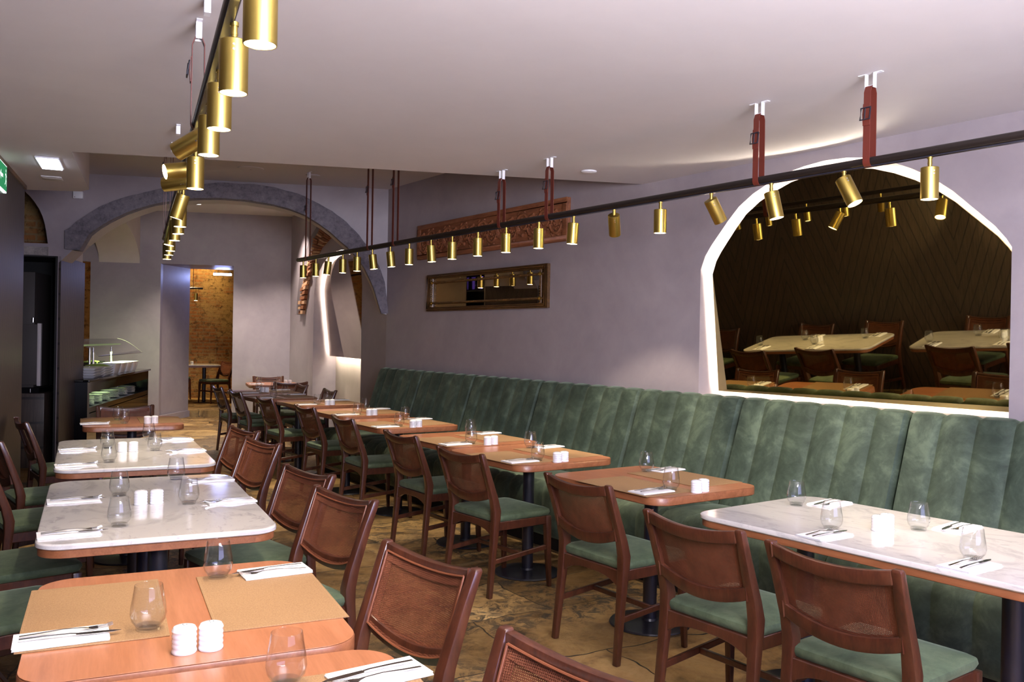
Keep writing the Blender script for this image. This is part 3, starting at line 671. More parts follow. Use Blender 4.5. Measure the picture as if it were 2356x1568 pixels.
for x, y, a, lb in [
    (1.97, 6.02, 186, 'tan cane-back chair on the aisle side of the farther marble table, far one'), (1.85, 5.30, 187, 'tan cane-back chair on the aisle side of the farther marble table, near one'),
    (1.645, 4.05, 188, 'orange-brown cane-back chair at the aisle side of the nearer marble table, far one'), (1.535, 3.38, 188, 'cane-back chair on the aisle side of the nearer left marble table, near one'),
    (1.327, 2.30, 187, 'large cane-back chair on the aisle side of the front left wooden table'), (1.165, 1.40, 186, 'cropped cane-back chair at the bottom edge with only its back top showing'),
    (.70, 7.26, 3, 'chair on the panelled wall side near the buffet, farthest on the left'), (.44, 6.12, 6, 'orange-backed chair second along the dark panelled wall'),
    (.31, 5.36, 7, 'chair cut by the left edge at the farther marble table'), (.10, 4.34, 8, 'chair left of the nearer marble table, only its green seat showing, far one'),
    (-.02, 3.62, 8, 'chair left of the nearer marble table, only its green seat showing, near one'), (-.13, 2.42, 9, 'chair left of the front wooden table, dark seat corner at the left edge'),
    (1.637, 8.35, -99, 'chair behind the small wooden table in front of the buffet')]:
    chair_back(x, y, a, lb, G2)
for x, y, a, lb in [(4.72, 13.45, -103, 'chair behind the farthest small table, against the back wall'), (4.45, 11.75, 76, 'wide-looking dark chair back in front of the farthest small table'),
    (4.40, 11.15, 175, 'chair seen edge-on between the dark tables and the far wall'), (4.28, 9.95, 175, 'small dark chair beyond the far end of the banquette')]:
    chair_back(x, y, a, lb, G3)
o = place(chair0, (5.08, 17.55, .10), R(195), 'chair in the brick room at the right of the marble table', 'chair', G3)
o = place(chair0, (4.62, 18.75, .10), R(-70), 'chair in the brick room behind the marble table', 'chair', G3)

# ---------------------------------------------------------------- tables
def pedestal(t, y, zt):
    mb = MB(); mb.lathe([(.0001, 0), (.205, 0), (.21, .004), (.205, .011), (.15, .016), (.045, .024), (.04, .035), (.0001, .035)], 40, c=(0, y, 0)); b_ = mb.build('base', 'black_metal', t)
    mb = MB(); mb.cyl((0, y, .03), (0, y, zt), .036, n=24); mb.build('pole', 'black_metal', t)
    mb = MB(); mb.box(-.18, .18, y - .03, y + .03, zt - .012, zt); mb.build('top_bracket', 'black_metal', t)
def slab(t, w_, d_, z0, z1, r, material, nm, bev=.004):
    mb = MB(); pts = rrect(w_, d_, r, 8); mb.loft([[(x * (1 - i), y * (1 - i), z) for x, y in pts] for i, z in ((bev / w_ * 2, z0), (0, z0 + bev), (0, z1 - bev), (bev / w_ * .8, z1 - bev * .25), (bev / w_ * 2.4, z1))], False, True)
    n = len(pts); mb.add([(x * (1 - bev / w_ * 2.4), y * (1 - bev / w_ * 2.4), z1) for x, y in pts], [tuple(range(n))]); mb.add([(x * (1 - bev / w_ * 2), y * (1 - bev / w_ * 2), z0) for x, y in pts], [tuple(range(n - 1, -1, -1))])
    return mb.build(nm, material, t)
def wood_table():
    t = empty('wooden_table'); slab(t, .728, .842, .709, .7486, .095, 'table_edge_wood', 'tabletop'); slab(t, .724, .838, .7488, .75, .093, 'table_wood', 'top_veneer', .0006); pedestal(t, 0, .709); return t
def marble_table():
    t = empty('marble_table'); slab(t, .818, 1.412, .728, .75, .10, 'marble', 'marble_top', .005); slab(t, .802, 1.396, .700, .7275, .095, 'table_edge_wood', 'wooden_underlay', .002); pedestal(t, .42, .70); pedestal(t, -.42, .70); return t
tw0 = wood_table(); tm0 = marble_table()

# table things -------------------------------------------------------------
def tumbler():
    t = MB(); t.lathe([(.0001, .004), (.024, .004), (.029, .010), (.039, .024), (.0425, .040), (.0405, .060), (.036, .085), (.0325, .108), (.0318, .1095), (.0312, .108), (.0348, .084), (.0393, .060), (.0412, .040), (.0378, .0255), (.028, .0125), (.0001, .0115)], 28)
    t.lathe([(.0001, 0), (.027, 0), (.029, .003), (.029, .010)], 28)
    return t.build('drinking_glass', 'thin_glass')
glass0 = tumbler()
def shaker():
    t = empty('shaker'); b_ = MB(); pr = [(.0001, 0), (.0265, 0), (.028, .003)]
    for i in range(13): z = .006 + i * .0037; pr.append((.0268 + .0009 * math.cos(i * math.pi / 1.5), z))
    pr += [(.026, .0545), (.0235, .0585), (.014, .0615), (.0001, .0625)]; b_.lathe(pr, 28); b_.build('body', 'white_ceramic', t)
    h = MB()
    for i in range(3): h.cyl((.005 * math.cos(i * 2.1), .005 * math.sin(i * 2.1), .0615), (.005 * math.cos(i * 2.1), .005 * math.sin(i * 2.1), .0628), .0011, n=8)
    h.build('pour_holes', 'black_metal', t); return t
shaker0 = shaker()
def mat0():
    t = empty('placemat'); b_ = MB(); b_.box(-.163, .163, -.262, .262, .0002, .0030); b_.build('mat', ['placemat'], t, bevel=.0008, seg=1)
    s_ = MB()
    for (a, b2) in (((-.157, -.256), (.157, -.256)), ((.157, -.256), (.157, .256)), ((.157, .256), (-.157, .256)), ((-.157, .256), (-.157, -.256))):
        L_ = math.hypot(b2[0] - a[0], b2[1] - a[1]); n = int(L_ / .0065); ux, uy = (b2[0] - a[0]) / L_, (b2[1] - a[1]) / L_
        for i in range(n):
            x, y = a[0] + ux * (i + .25) * L_ / n, a[1] + uy * (i + .25) * L_ / n; ex, ey = ux * .0036, uy * .0036; px, py = -uy * .0006, ux * .0006
            s_.add([(x - px, y - py, .0034), (x + ex - px, y + ey - py, .0034), (x + ex + px, y + ey + py, .0034), (x + px, y + py, .0034)], [(0, 1, 2, 3)])
    s_.build('stitching', 'stitch', t); return t
mat_0 = mat0()
def napkin():
    t = MB(); random.seed(3)
    for i, (dx, dy, z) in enumerate(((0, 0, .0), (.001, .0015, .0022), (-.001, -.001, .0044))):
        rs = []; n = 10
        for k in range(n + 1):
            x = -.10 + .20 * k / n + dx; wv = .0006 * math.sin(k * 1.7 + i)
            ww = .0575 - .002 * i
            rs.append([(x, -ww + dy + wv, z), (x, ww + dy + wv, z), (x, ww + .001 + dy + wv, z + .0011), (x, ww + dy, z + .0021), (x, -ww + dy, z + .0021), (x, -ww - .001 + dy, z + .0011)])
        t.loft(rs, True, True)
    return t.build('napkin', 'white_cloth')
napkin0 = napkin()
def fork():
    t = MB(); pts = [(-.10, 0, .003), (-.06, 0, .0045), (-.01, 0, .0075), (.030, 0, .006), (.045, 0, .0035)]
    t.strip(pts, [.0042, .0038, .0026, .0026, .006], (0, 0, 1), [.0024, .0024, .0026, .002, .0016])
    t.loft([[(x, -w_, z), (x, w_, z), (x, w_, z + .0015), (x, -w_, z + .0015)] for x, w_, z in ((.043, .006, .0028), (.052, .0115, .002), (.062, .0125, .002), (.066, .0125, .0022))], True, False)
    for y in (-.0108, -.0036, .0036, .0108): t.strip([(.065, y, .003), (.082, y, .004), (.098, y * .96, .009)], [.0017, .0015, .0009], (0, 0, 1), [.0015, .0013, .001])
    return t.build('fork', 'steel')
def knife():
    t = MB(); t.strip([(-.11, 0, .0035), (-.06, 0, .005), (-.005, 0, .0055), (.008, 0, .0045)], [.0046, .0042, .0035, .004], (0, 0, 1), [.0045, .0045, .004, .003])
    t.strip([(.008, 0, .0040), (.05, .001, .0032), (.085, .002, .0028), (.105, .004, .0026)], [.0075, .0088, .0075, .001], (0, 0, 1), [.0014, .0012, .001, .0006])
    return t.build('knife', 'steel')
fork0 = fork(); knife0 = knife()
bpy.context.view_layer.update()

def setting(tb, rot, v_, u_, who, c_, z0, ctilt=0):
    pass
def table(proto, cx, cy, az, tname, label, group, mats=(), glasses=(), napkins=(), shakers=(), zb=0.0, ped=0.0):
    a = R(-az)                        # local x = v (right), local y = u
    tb_ = place(proto, (cx, cy, zb), a, label, 'table', group)
    if ped:
        for ch in tb_.children:
            if ch.name.split('.')[0] in ('base', 'pole', 'top_bracket'): ch.location.x = ped
    ca, sa = math.cos(a), math.sin(a)
    W = lambda v, u, z: (cx + v * ca - u * sa, cy + v * sa + u * ca, z + zb)
    for i, (v, u, r, lb) in enumerate(mats):
        place(mat_0, W(v, u, .75), a + R(r), f'brown leather placemat on {tname}, {lb}', 'placemat', 'brown placemats')
    matz = lambda v, u: .7533 if any(abs(v - m_[0]) < .155 and abs(u - m_[1]) < .255 for m_ in mats) else .7502
    for v, u, lb in glasses:
        onm = any(abs(v - m_[0]) < .20 and abs(u - m_[1]) < .30 for m_ in mats)
        place(glass0, W(v, u, .7534 if onm else .7502), 0, f'empty stemless glass on {tname}, {lb}', 'glass', 'stemless water glasses')
    for v, u, s_, r, lb in napkins:   # s_=1: diner on the right side (+v) ; handles point to the diner
        rr = a + R(r) + (0 if s_ < 0 else math.pi)
        zz = .7534 if any(abs(v - m_[0]) < .27 and abs(u - m_[1]) < .33 for m_ in mats) else .7503
        place(napkin0, W(v, u, zz), rr, f'folded white napkin on {tname}, {lb}', 'napkin', 'folded white napkins')
        dx, dy = math.cos(rr), math.sin(rr); p = W(v, u, 0)
        for o0, off, fw, nm in ((fork0, .022, .012, 'fork'), (knife0, -.014, .022, 'knife')):
            j = R(random.uniform(-4, 4))
            place(o0, (p[0] - dy * off + dx * fw, p[1] + dx * off + dy * fw, zz + .0066 + zb), rr + j, f'steel {nm} on the napkin on {tname}, {lb}', nm, nm + ('s' if nm == 'fork' else '') + ' on the napkins' if nm == 'fork' else 'knives on the napkins')
    for v, u, lb in shakers:
        place(shaker0, W(v, u, .7502), 0, f'white ribbed ceramic shaker on {tname}, {lb}', 'shaker', 'salt and pepper shakers')
GW = 'wooden-topped pedestal tables'; GM = 'marble-topped tables'
# left row
Lm = [(-.215, .05, 0, 'wall-side place'), (.215, .03, 0, 'aisle-side place')]
Lg = [(-.098, -.15, 'wall-side place'), (.11, .262, 'aisle-side place')]
Ln = [(-.285, -.145, -1, 2, 'wall-side place'), (.275, .262, 1, 6, 'aisle-side place')]
Ls = [(-.03, -.335, 'left one'), (.028, -.333, 'right one')]
table(tw0, .503, 1.50, 10.4, 'the cropped front table', 'wooden table cut off by the bottom edge, nearest the camera', GW, Lm, Lg, [(-.285, -.145, -1, 2, 'wall-side place'), (.30, .235, 1, 10, 'aisle-side place')], [])
table(tw0, .621, 2.371, 9.9, 'the large front left table', 'large orange-brown wooden table at front left with two placemats', GW, Lm, Lg, Ln, Ls)
Mg = [(-.12, .20, 'wall side far place'), (-.139, -.463, 'wall side near place'), (.146, .57, 'aisle side far place'), (.141, -.10, 'aisle side near place')]
Mn = [(-.30, .135, -1, 3, 'wall side far place'), (-.305, -.545, -1, 4, 'wall side near place'), (.305, .50, 1, 4, 'aisle side far place'), (.31, -.11, 1, 6, 'aisle side near place')]
Ms = [(-.045, -.045, 'left one'), (.018, -.043, 'right one')]
table(tm0, .882, 3.938, 9.1, 'the nearer left marble table', 'nearer white marble table on the left, behind the front wooden table', GM, (), Mg, Mn, Ms)
table(tm0, 1.156, 5.691, 8.6, 'the farther left marble table', 'farther brightly lit marble table on the left, near the buffet', GM, (), [(-.13, .19, 'wall side far place'), (-.139, -.47, 'wall side near place'), (.135, .60, 'aisle side far place'), (.128, -.03, 'aisle side near place')], Mn, [(-.054, -.02, 'left one'), (.008, -.022, 'right one')])
table(tw0, 1.541, 7.595, 8.6, 'the small table by the buffet', 'small wooden table between the far marble table and the buffet', GW, Lm, [(-.067, -.20, 'wall-side place'), (-.10, .10, 'behind the other glass')], [(-.28, -.20, -1, 2, 'wall-side place')], [(.10, -.24, 'left one'), (.155, -.225, 'right one')])
# banquette row
Am = [(-.215, -.10, 0, 'chair side'), (.20, -.03, 0, 'bench side')]
Ag = [(-.145, -.285, 'chair side'), (.165, .216, 'bench side')]
An = [(-.265, -.275, -1, 0, 'chair side'), (.30, .20, 1, 5, 'bench side')]
As = [(-.075, -.385, 'left one'), (-.015, -.375, 'right one')]
table(tm0, 3.186, 1.911, -1.6, 'the marble banquette table', 'large white marble table at right beside the banquette', GM, (),
      [(.125, .56, 'far bench side'), (-.193, .173, 'far chair side'), (.098, -.02, 'near bench side'), (-.204, -.375, 'near chair side')],
      [(-.31, .125, -1, -2, 'far chair side'), (.29, .50, 1, 4, 'far bench side'), (-.30, -.41, -1, -3, 'near chair side'), (.275, -.085, 1, 4, 'near bench side')], [(-.046, .063, 'left one'), (.014, .063, 'right one')])
for cx, cy, az, pd, tn, lb in [
    (3.22, 3.317, .3, 0, 'the single wooden banquette table', 'wooden table standing alone between the marble one and the touching pair'),
    (3.257, 4.457, .1, 0, 'the second wooden banquette table', 'front wooden table of the nearer touching pair at the banquette'),
    (3.345, 5.34, .1, 0, 'the third wooden banquette table', 'rear wooden table of the nearer touching pair, under the framed mirror'),
    (3.44, 6.57, .6, 0, 'the fourth wooden banquette table', 'front wooden table of the farther touching pair at the banquette'),
    (3.59, 7.68, .9, -.12, 'the fifth wooden banquette table', 'wooden table fifth along the banquette, closely behind the fourth'),
    (3.71, 8.92, .9, -.24, 'the last banquette table', 'orange-lit wooden table at the far end of the banquette')]:
    table(tw0, cx, cy, az, tn, lb, GW, Am, Ag, An, As, ped=pd)
table(tw0, 3.62, 9.98, 1, 'the nearer dark table', 'unlit dark wooden table just beyond the banquette end', GW, Am, Ag, An, ())
table(tw0, 3.76, 10.87, 1, 'the farther dark table', 'unlit dark wooden table touching the nearer dark one from behind', GW, Am, [(-.145, -.285, 'chair side'), (.165, .1, 'wall side'), (0, .2, 'centre')], An, [(-.05, -.1, 'left one'), (.01, -.1, 'right one')])
table(tw0, 4.48, 12.55, 14, 'the farthest small table', 'farthest small wooden table near the back wall corner', GW, (), [(-.2, 0, 'left'), (.1, .1, 'right')], [(-.24, -.1, -1, 5, 'left side')], [(.17, -.1, 'left one'), (.23, -.1, 'right one')])
table(tm0, 4.55, 17.95, 100, 'the marble table in the brick room', 'marble table with black legs seen through the doorway', GM, (), [(.0, .15, 'left'), (.1, -.1, 'right')], [(.1, -.45, -1, 90, 'right side')], [(-.15, .2, 'left one'), (-.1, .2, 'right one')], zb=.10)

# ---------------------------------------------------------------- rails, straps, spotlights
def rail_thing(p0, p1, label):
    d = Vector(p1) - Vector(p0); L_ = d.length; root = empty('track_rail', p0); root.rotation_euler = (0, 0, math.atan2(d.y, d.x)); tag(root, label, 'light rail', 'hanging light rails')
    mb = MB(); mb.cyl((0, 0, 0), (L_, 0, 0), .0195, n=20); mb.build('tube', 'rail_metal', root)
    mb = MB(); mb.box(.03, L_ - .03, -.011, .011, -.0235, -.0185); mb.build('track_slot', 'black_metal', root)
    mb = MB()
    for x in (0, L_): mb.lathe([(.0001, -.004), (.021, -.004), (.022, 0), (.021, .004), (.0001, .004)], 20, c=(0, 0, 0)) if False else mb.cyl((x - .004, 0, 0), (x + .004, 0, 0), .0215)
    mb.build('end_cap', 'rail_metal', root)
rail_thing((XR, -2.2, ZR), (XR, 8.92, ZR), 'dark metal rail above the banquette tables carrying twenty brass spotlights')
RL0 = Vector((.635, 2.10)); RLd = Vector((.203, .979)).normalized()
pa = RL0 + RLd * -4.2; pb = RL0 + RLd * 5.75
rail_thing((pa.x, pa.y, ZR), (pb.x, pb.y, ZR), 'dark metal rail above the left tables receding from the top edge')

def spot_proto():
    t = empty('spotlight')
    mb = MB(); mb.cyl((0, 0, -.020), (0, 0, -.030), .011, n=14); mb.cyl((0, 0, -.030), (0, 0, -.066), .0085, n=14); mb.cyl((0, 0, -.046), (0, 0, -.052), .0095, n=14); mb.build('stem', 'brass', t)
    b_ = MB(); b_.lathe([(.0001, .0), (.033, 0), (.0350, -.002), (.0350, -.128), (.0345, -.1305), (.0325, -.1305), (.0322, -.1295), (.0285, -.122), (.0001, -.122)], 32)
    body = b_.build('body', 'brass', t); body.location = (0, 0, -.066)
    l_ = MB(); l_.lathe([(.0001, -.1325), (.018, -.1318), (.0318, -.1300), (.0318, -.1285)], 28); lens = l_.build('lens', 'lamp_glow', body)
    for z in (-.018, -.030):
        s_ = MB(); s_.cyl((0, -.0345, z), (0, -.0362, z), .0032, n=10); s_.build('screw', 'steel', body)
    return t
sp0 = spot_proto(); first_spot = True
FW = Vector((math.sin(R(34.9)), math.cos(R(34.9)), 0)); RT = Vector((math.cos(R(34.9)), -math.sin(R(34.9)), 0))
def spot(x, y, aim, label, group, on=True, power=SPOT_W, face=0):
    o = place(sp0, (x, y, ZR), 0, label, 'spotlight', group)
    d = Vector(aim).normalized(); body = [c_ for c_ in o.children if c_.name.startswith('body')][0]
    q = Vector((0, 0, -1)).rotation_difference(d)
    body.rotation_mode = 'QUATERNION'; body.rotation_quaternion = q @ Matrix.Rotation(face, 3, 'Z').to_quaternion()
    piv = Vector((0, 0, -.066)); body.location = piv + (Vector((0, 0, .01)) - q @ Vector((0, 0, .01)))*0 + (d * -.012 if abs(d.z) < .9 else Vector())
    if power:
        p = Vector((x, y, ZR - .066)) + d * .139
        light('SPOT', 'spot_beam', p, power, SPOT_C, aim=d, spot_size=R(62), spot_blend=.45, shadow_soft_size=.022)
ordn = ['first', 'second', 'third', 'fourth', 'fifth', 'sixth', 'seventh', 'eighth', 'ninth', 'tenth', 'eleventh', 'twelfth', 'thirteenth', 'fourteenth', 'fifteenth', 'sixteenth', 'seventeenth', 'eighteenth', 'nineteenth', 'last']
YR = [1.961, 2.359, 2.757, 3.139, 3.51, 3.896, 4.274, 4.639, 5.019, 5.383, 5.746, 6.073, 6.437, 6.782, 7.13, 7.449, 7.77, 8.112, 8.432, 8.774]
DN = Vector((0, 0, -1))
tiltR = {1: DN + .36 * RT - .34 * FW, 2: DN + .20 * RT - .10 * FW, 3: DN + .60 * RT + .30 * FW, 5: Vector((.50, .45, -1)), 6: DN - .06 * RT, 11: DN + .06 * RT, 13: DN + .1 * RT, 14: DN + .12 * RT, 17: DN - .12 * RT}
for i, y in enumerate(YR):
    how = {1: ', tilted, glaring', 3: ', tilted towards the wall', 5: ', tilted away'}.get(i, '')
    spot(XR, y, tiltR.get(i, DN), f'brass spotlight on the right rail, {ordn[i]} from its near end{how}', 'spotlights on the right rail', power=SPOT_W if i not in (3, 5) else 60, face=-.6)
for y in (1.5, .7): spot(XR, y, DN, 'brass spotlight on the right rail, beyond the right edge', 'spotlights on the right rail')
DLs = [-.31, .095, .515, .925, 1.25, 1.675, 1.953, 2.325, 2.744, 3.097, 3.488, 3.906, 4.278, 4.696, 5.068, 5.487]
tiltL = {4: .50 * DN - RT * .92 + FW * .15, 6: .22 * DN - RT * .75 - FW * .55, 7: .10 * DN - RT * .98 + FW * .1, 8: DN - .30 * RT, 12: DN - .15 * RT - .1 * FW, 10: DN + .05 * RT}
for i, dd_ in enumerate(DLs):
    p = RL0 + RLd * dd_ + Vector((RLd.y, -RLd.x)) * (.028 if i == 0 else .014)
    how = {0: ', cut by the top edge', 4: ', turned sideways', 6: ', glaring sideways', 7: ', lying horizontal', 8: ', tilted left'}.get(i, '')
    spot(p.x, p.y, tiltL.get(i, DN), f'brass spotlight on the left rail, {ordn[i] if i < 15 else "last"} from the top edge{how}', 'spotlights on the left rail', face=-.3)
p = RL0 + RLd * -1.0; spot(p.x, p.y, DN, 'brass spotlight on the left rail above the picture', 'spotlights on the left rail')

def strap(x, y, dirv, ztop, label, group):
    # loop of leather around the rail hung from a white steel bracket; dirv = rail direction
    t = empty('rail_hanger', (x, y, ZR)); t.rotation_euler = (0, 0, math.atan2(dirv[1], dirv[0])); tag(t, label, 'strap hanger', group)
    H_ = ztop - ZR; hb = H_ - .055
    mb = MB(); hw = .016
    pts = [(0, .0, hb), (0, -.012, hb - .004), (0, -.022, hb - .03)] + [(0, -.023, hb * .5)] + [(0, -.0235, .02)] + [(0, .0235 * math.sin(a), -.0235 * math.cos(a)) for a in [R(x_) for x_ in range(-90, 91, 20)]] + [(0, .0235, .02), (0, .023, hb * .5), (0, .022, hb - .03), (0, .012, hb - .004), (0, 0, hb)]
    rs = []; P = [Vector(p) for p in pts]
    for i, p in enumerate(P):
        d = (P[min(i + 1, len(P) - 1)] - P[max(i - 1, 0)]).normalized(); nrm = Vector((1, 0, 0)).cross(d).normalized()
        rs.append([tuple(p + Vector((s1 * hw, 0, 0)) + nrm * s2 * .0016) for s1, s2 in ((-1, -1), (1, -1), (1, 1), (-1, 1))])
    mb.loft(rs, True, False); st = mb.build('strap', 'strap_leather', t)
    zb_ = hb * .62
    mb = MB(); mb.strip([(0, .026, zb_ + .045), (0, .031, zb_), (0, .027, zb_ - .05)], .0165, (0, 1, 0), .0025); mb.build('strap_tail', 'strap_leather', st)
    b_ = MB(); b_.tube([(-.023, .032, zb_ + .026), (.023, .032, zb_ + .026), (.023, .039, zb_ - .026), (-.023, .039, zb_ - .026), (-.023, .032, zb_ + .026)], .0036, 6, False); b_.tube([(0, .036, zb_ + .022), (0, .041, zb_ - .026)], .0025, 6); b_.build('buckle', 'black_metal', t)
    mb = MB()
    for s in (-1, 1):
        mb.box(min(s * .020, s * .055), max(s * .020, s * .055), -.011, .011, H_ - .004, H_ - .001); mb.box(min(s * .018, s * .0215), max(s * .018, s * .0215), -.011, .011, hb - .01, H_ - .001)
    mb.cyl((-.02, 0, hb - .0), (.02, 0, hb - .0), .004, n=10); mb.build('bracket', 'white_paint', t)
    return t
RS = [(2.236, ZC, 'leather strap and white bracket holding the right rail, nearest one'), (2.836, ZC, 'leather strap holding the right rail, second from the near end'), (4.531, ZC, 'leather strap crossing the right part of the carved panel'),
      (5.084, ZU * 0 + ZC, 'leather strap crossing the middle of the carved panel'), (6.695, ZU, 'long leather strap dropping behind the ceiling edge, right one of the pair'), (7.194, ZU, 'long leather strap dropping behind the ceiling edge, left one of the pair'), (8.656, ZU, 'farthest leather strap at the end of the right rail'), (1.2, ZC, 'leather strap holding the right rail beyond the frame edge')]
for y, zt, lb in RS:
    # the soffit edge leaves the upper ceiling above the farther straps
    strap(XR, y, (0, 1), zt if y < 5.2 else ZU, lb, 'leather straps holding the right rail')
for d_, zt, lb in ((1.348, ZC, 'leather strap loop holding the left rail close to the camera'), (4.65, ZU, 'farther leather strap of the left rail, right one'), (5.25, ZU, 'farther leather strap of the left rail, at its far end')):
    p = RL0 + RLd * d_; strap(p.x, p.y, RLd, zt, lb, 'leather straps holding the left rail')
def ubracket(x, y, z, label):
    mb = MB()
    for s in (-1, 1): mb.box(-.011, .011, min(s * .020, s * .045), max(s * .020, s * .045), -.004, 0); mb.box(-.011, .011, min(s * .018, s * .0215), max(s * .018, s * .0215), -.05, 0)
    mb.box(-.011, .011, -.018, .018, -.05, -.046); o = mb.build('ceiling_bracket', 'white_paint'); o.location = (x, y, z - .001); o.rotation_euler = (0, 0, R(-12)); tag(o, label, 'bracket', 'empty white ceiling brackets')
ubracket(1.273, 5.186, ZC, 'small white empty bracket on the lower ceiling near the soffit edge'); ubracket(.87, 3.169, ZC, 'white empty bracket at the very top edge left of the rail'); ubracket(1.37, 5.70, ZC, 'white empty bracket just before the ceiling edge')

# ---------------------------------------------------------------- ceiling fixtures
def disc(name, x, y, z, r, material, label, cat, rim=None):
    t = empty(name, (x, y, z)); tag(t, label, cat)
    mb = MB(); mb.lathe([(.0001, -.012), (r * .82, -.012), (r * .97, -.008), (r, -.001), (.0001, -.001)], 40); mb.build('cover', material, t)
    if rim: m2 = MB(); m2.cyl((0, 0, -.0125), (0, 0, -.0135), rim[0], n=20); m2.build('centre', rim[1], t)
disc('ceiling_speaker', 2.889, 8.848, ZU, .13, 'ceiling_paint', 'round flat ceiling speaker on the upper ceiling above the arch', 'speaker', (.006, 'black_metal'))
disc('smoke_detector', 3.915, 4.71, ZC, .055, 'white_paint', 'small white disc on the lower ceiling near its right corner', 'smoke detector', (.02, 'white_paint'))
disc('ceiling_plate', 3.535, 8.796, ZU, .075, 'ceiling_paint', 'pale round plate on the ceiling above the farthest rail strap', 'ceiling plate')
el = empty('emergency_light', (.83, 6.882, ZC), R(-12)); tag(el, 'bright white rectangular emergency light on the low ceiling at upper left', 'emergency light')
mb = MB(); mb.box(-.075, .075, -.21, .21, -.012, -.001); mb.build('housing', 'white_paint', el, bevel=.003)
mb = MB(); mb.box(-.065, .065, -.2, .2, -.020, -.0125); mb.build('diffuser', 'emergency_glow', el, bevel=.002)
sv = empty('ceiling_vent', (.933, 7.586, ZC), R(-12)); tag(sv, 'thin white slot cover on the low ceiling beyond the emergency light', 'vent')
mb = MB(); mb.box(-.07, .07, -.09, .09, -.006, -.001); mb.build('plate', 'white_paint', sv, bevel=.002)
mb = MB(); mb.box(-.06, .06, -.012, .012, -.0075, -.0062); mb.build('slot', 'pale_trim', sv)
for x, y, lb in ((3.70, 13.85, 'round recessed downlight in the far ceiling, left one'), (4.78, 13.30, 'round recessed downlight in the far ceiling, right one')):
    t = empty('downlight', (x, y, ZB)); tag(t, lb, 'downlight', 'far ceiling downlights')
    mb = MB(); mb.lathe([(.055, -.001), (.07, -.001), (.068, -.008), (.055, -.008), (.055, -.001)], 28); mb.build('trim_ring', 'white_paint', t)
    mb = MB(); mb.cyl((0, 0, -.002), (0, 0, -.006), .054, n=28); mb.build('lamp', 'downlight_glow', t)
    light('SPOT', 'downlight_beam', (x, y, ZB - .02), 230, (1, .84, .74), aim=(0, 0, -1), spot_size=R(95), spot_blend=.6, shadow_soft_size=.04)
# exit sign on the panelled wall
es = empty('exit_sign'); es.matrix_world = Matrix.Translation((wl0.x, wl0.y, 0)) @ RZ(aL) @ T(.0, 0, 0)
dd0 = (Vector((.55, 6.99)) - wl0).length
tag(es, 'green exit sign with white running figure at the left edge', 'exit sign')
mb = MB(); mb.box(.001, .022, dd0 - .30, dd0 + .085, 2.43, 2.62); mb.build('housing', 'sign_white', es, bevel=.002)
mb = MB(); mb.box(.0225, .024, dd0 - .29, dd0 + .075, 2.44, 2.61); mb.build('green_panel', 'sign_green', es)
mb = MB(); y0 = dd0 + .02
mb.m = Matrix.Translation((.0245, y0, 2.525))
mb.add([(0.001, .012 * math.cos(a), .052 + .012 * math.sin(a)) for a in [i * math.pi / 6 for i in range(12)]], [tuple(range(12))])
for p, q, w_ in (((0, .036), (.004, -.008), .012), ((.002, .03), (.030, .012), .006), ((-.002, .03), (-.030, .022), .006), ((.004, -.006), (.028, -.022), .007), ((.028, -.022), (.024, -.052), .006), ((.002, -.006), (-.016, -.034), .007), ((-.016, -.034), (-.038, -.044), .006)):
    d = Vector((q[0] - p[0], q[1] - p[1])).normalized(); n_ = Vector((-d.y, d.x)) * w_
    mb.add([(.001, p[0] - n_.x, p[1] - n_.y), (.001, q[0] - n_.x, q[1] - n_.y), (.001, q[0] + n_.x, q[1] + n_.y), (.001, p[0] + n_.x, p[1] + n_.y)], [(0, 1, 2, 3)])
mb.build('running_figure', 'sign_white', es)
mb = MB(); mb.m = Matrix.Translation((.0245, dd0 - .16, 2.525)); mb.add([(.001, .06, .012), (.001, -.02, .012), (.001, -.02, .035), (.001, -.07, 0), (.001, -.02, -.035), (.001, -.02, -.012), (.001, .06, -.012)], [tuple(range(7))]); mb.build('arrow', 'sign_white', es)

# ---------------------------------------------------------------- buffet
cf = frame((1.764, 10.979), (1.764 + UB.x, 10.979 + UB.y))     # x along the counter front, +y away to the left
bf = empty('buffet_counter'); bf.matrix_world = cf; tag(bf, 'black glossy buffet counter with lit plate shelf at the back left', 'buffet counter')
LC = 3.32
mb = MB(); mb.prism([(-.12, -.03), (LC + .03, -.03), (LC + .03, .60), (.55, .60), (.55, .35), (.28, .35), (.28, .145), (-.12, .145)], .895, .92); mb.build('countertop', 'black_gloss', bf, bevel=.004)
mb = MB(); mb.box(-.08, .0, -.0, .14, 0, .893); mb.build('end_panel', 'black_gloss', bf); mb = MB(); mb.box(LC - .05, LC, 0, .34, 0, .893); mb.build('end_panel', 'black_gloss', bf)
mb = MB(); mb.box(0, LC - .05, .0, .02, .77, .893); mb.build('top_fascia', 'black_gloss', bf)
mb = MB(); mb.prism([(0, 0), (LC - .05, 0), (LC - .05, .31), (.28, .31), (.28, .14), (0, .14)], .54, .60); mb.build('shelf', 'black_gloss', bf)
mb = MB(); mb.box(0, LC - .05, .0, .02, .05, .53); mb.box(.28, LC - .05, .02, .31, .0, .06); mb.build('lower_panel', 'black_gloss', bf)
mb = MB(); mb.box(.28, LC - .05, .311, .34, 0, .893); mb.build('back_panel', 'black_gloss', bf)
mb = MB(); mb.box(.3, LC - .1, .27, .30, .83, .86); mb.build('shelf_light', 'heat_glow', bf)
light('AREA', 'buffet_shelf_light', cf @ Vector((1.6, .3, .86)), 9, (.72, 1, .45), aim=(0, 0, -1), shape='RECTANGLE', size=.3, size_y=2.8)
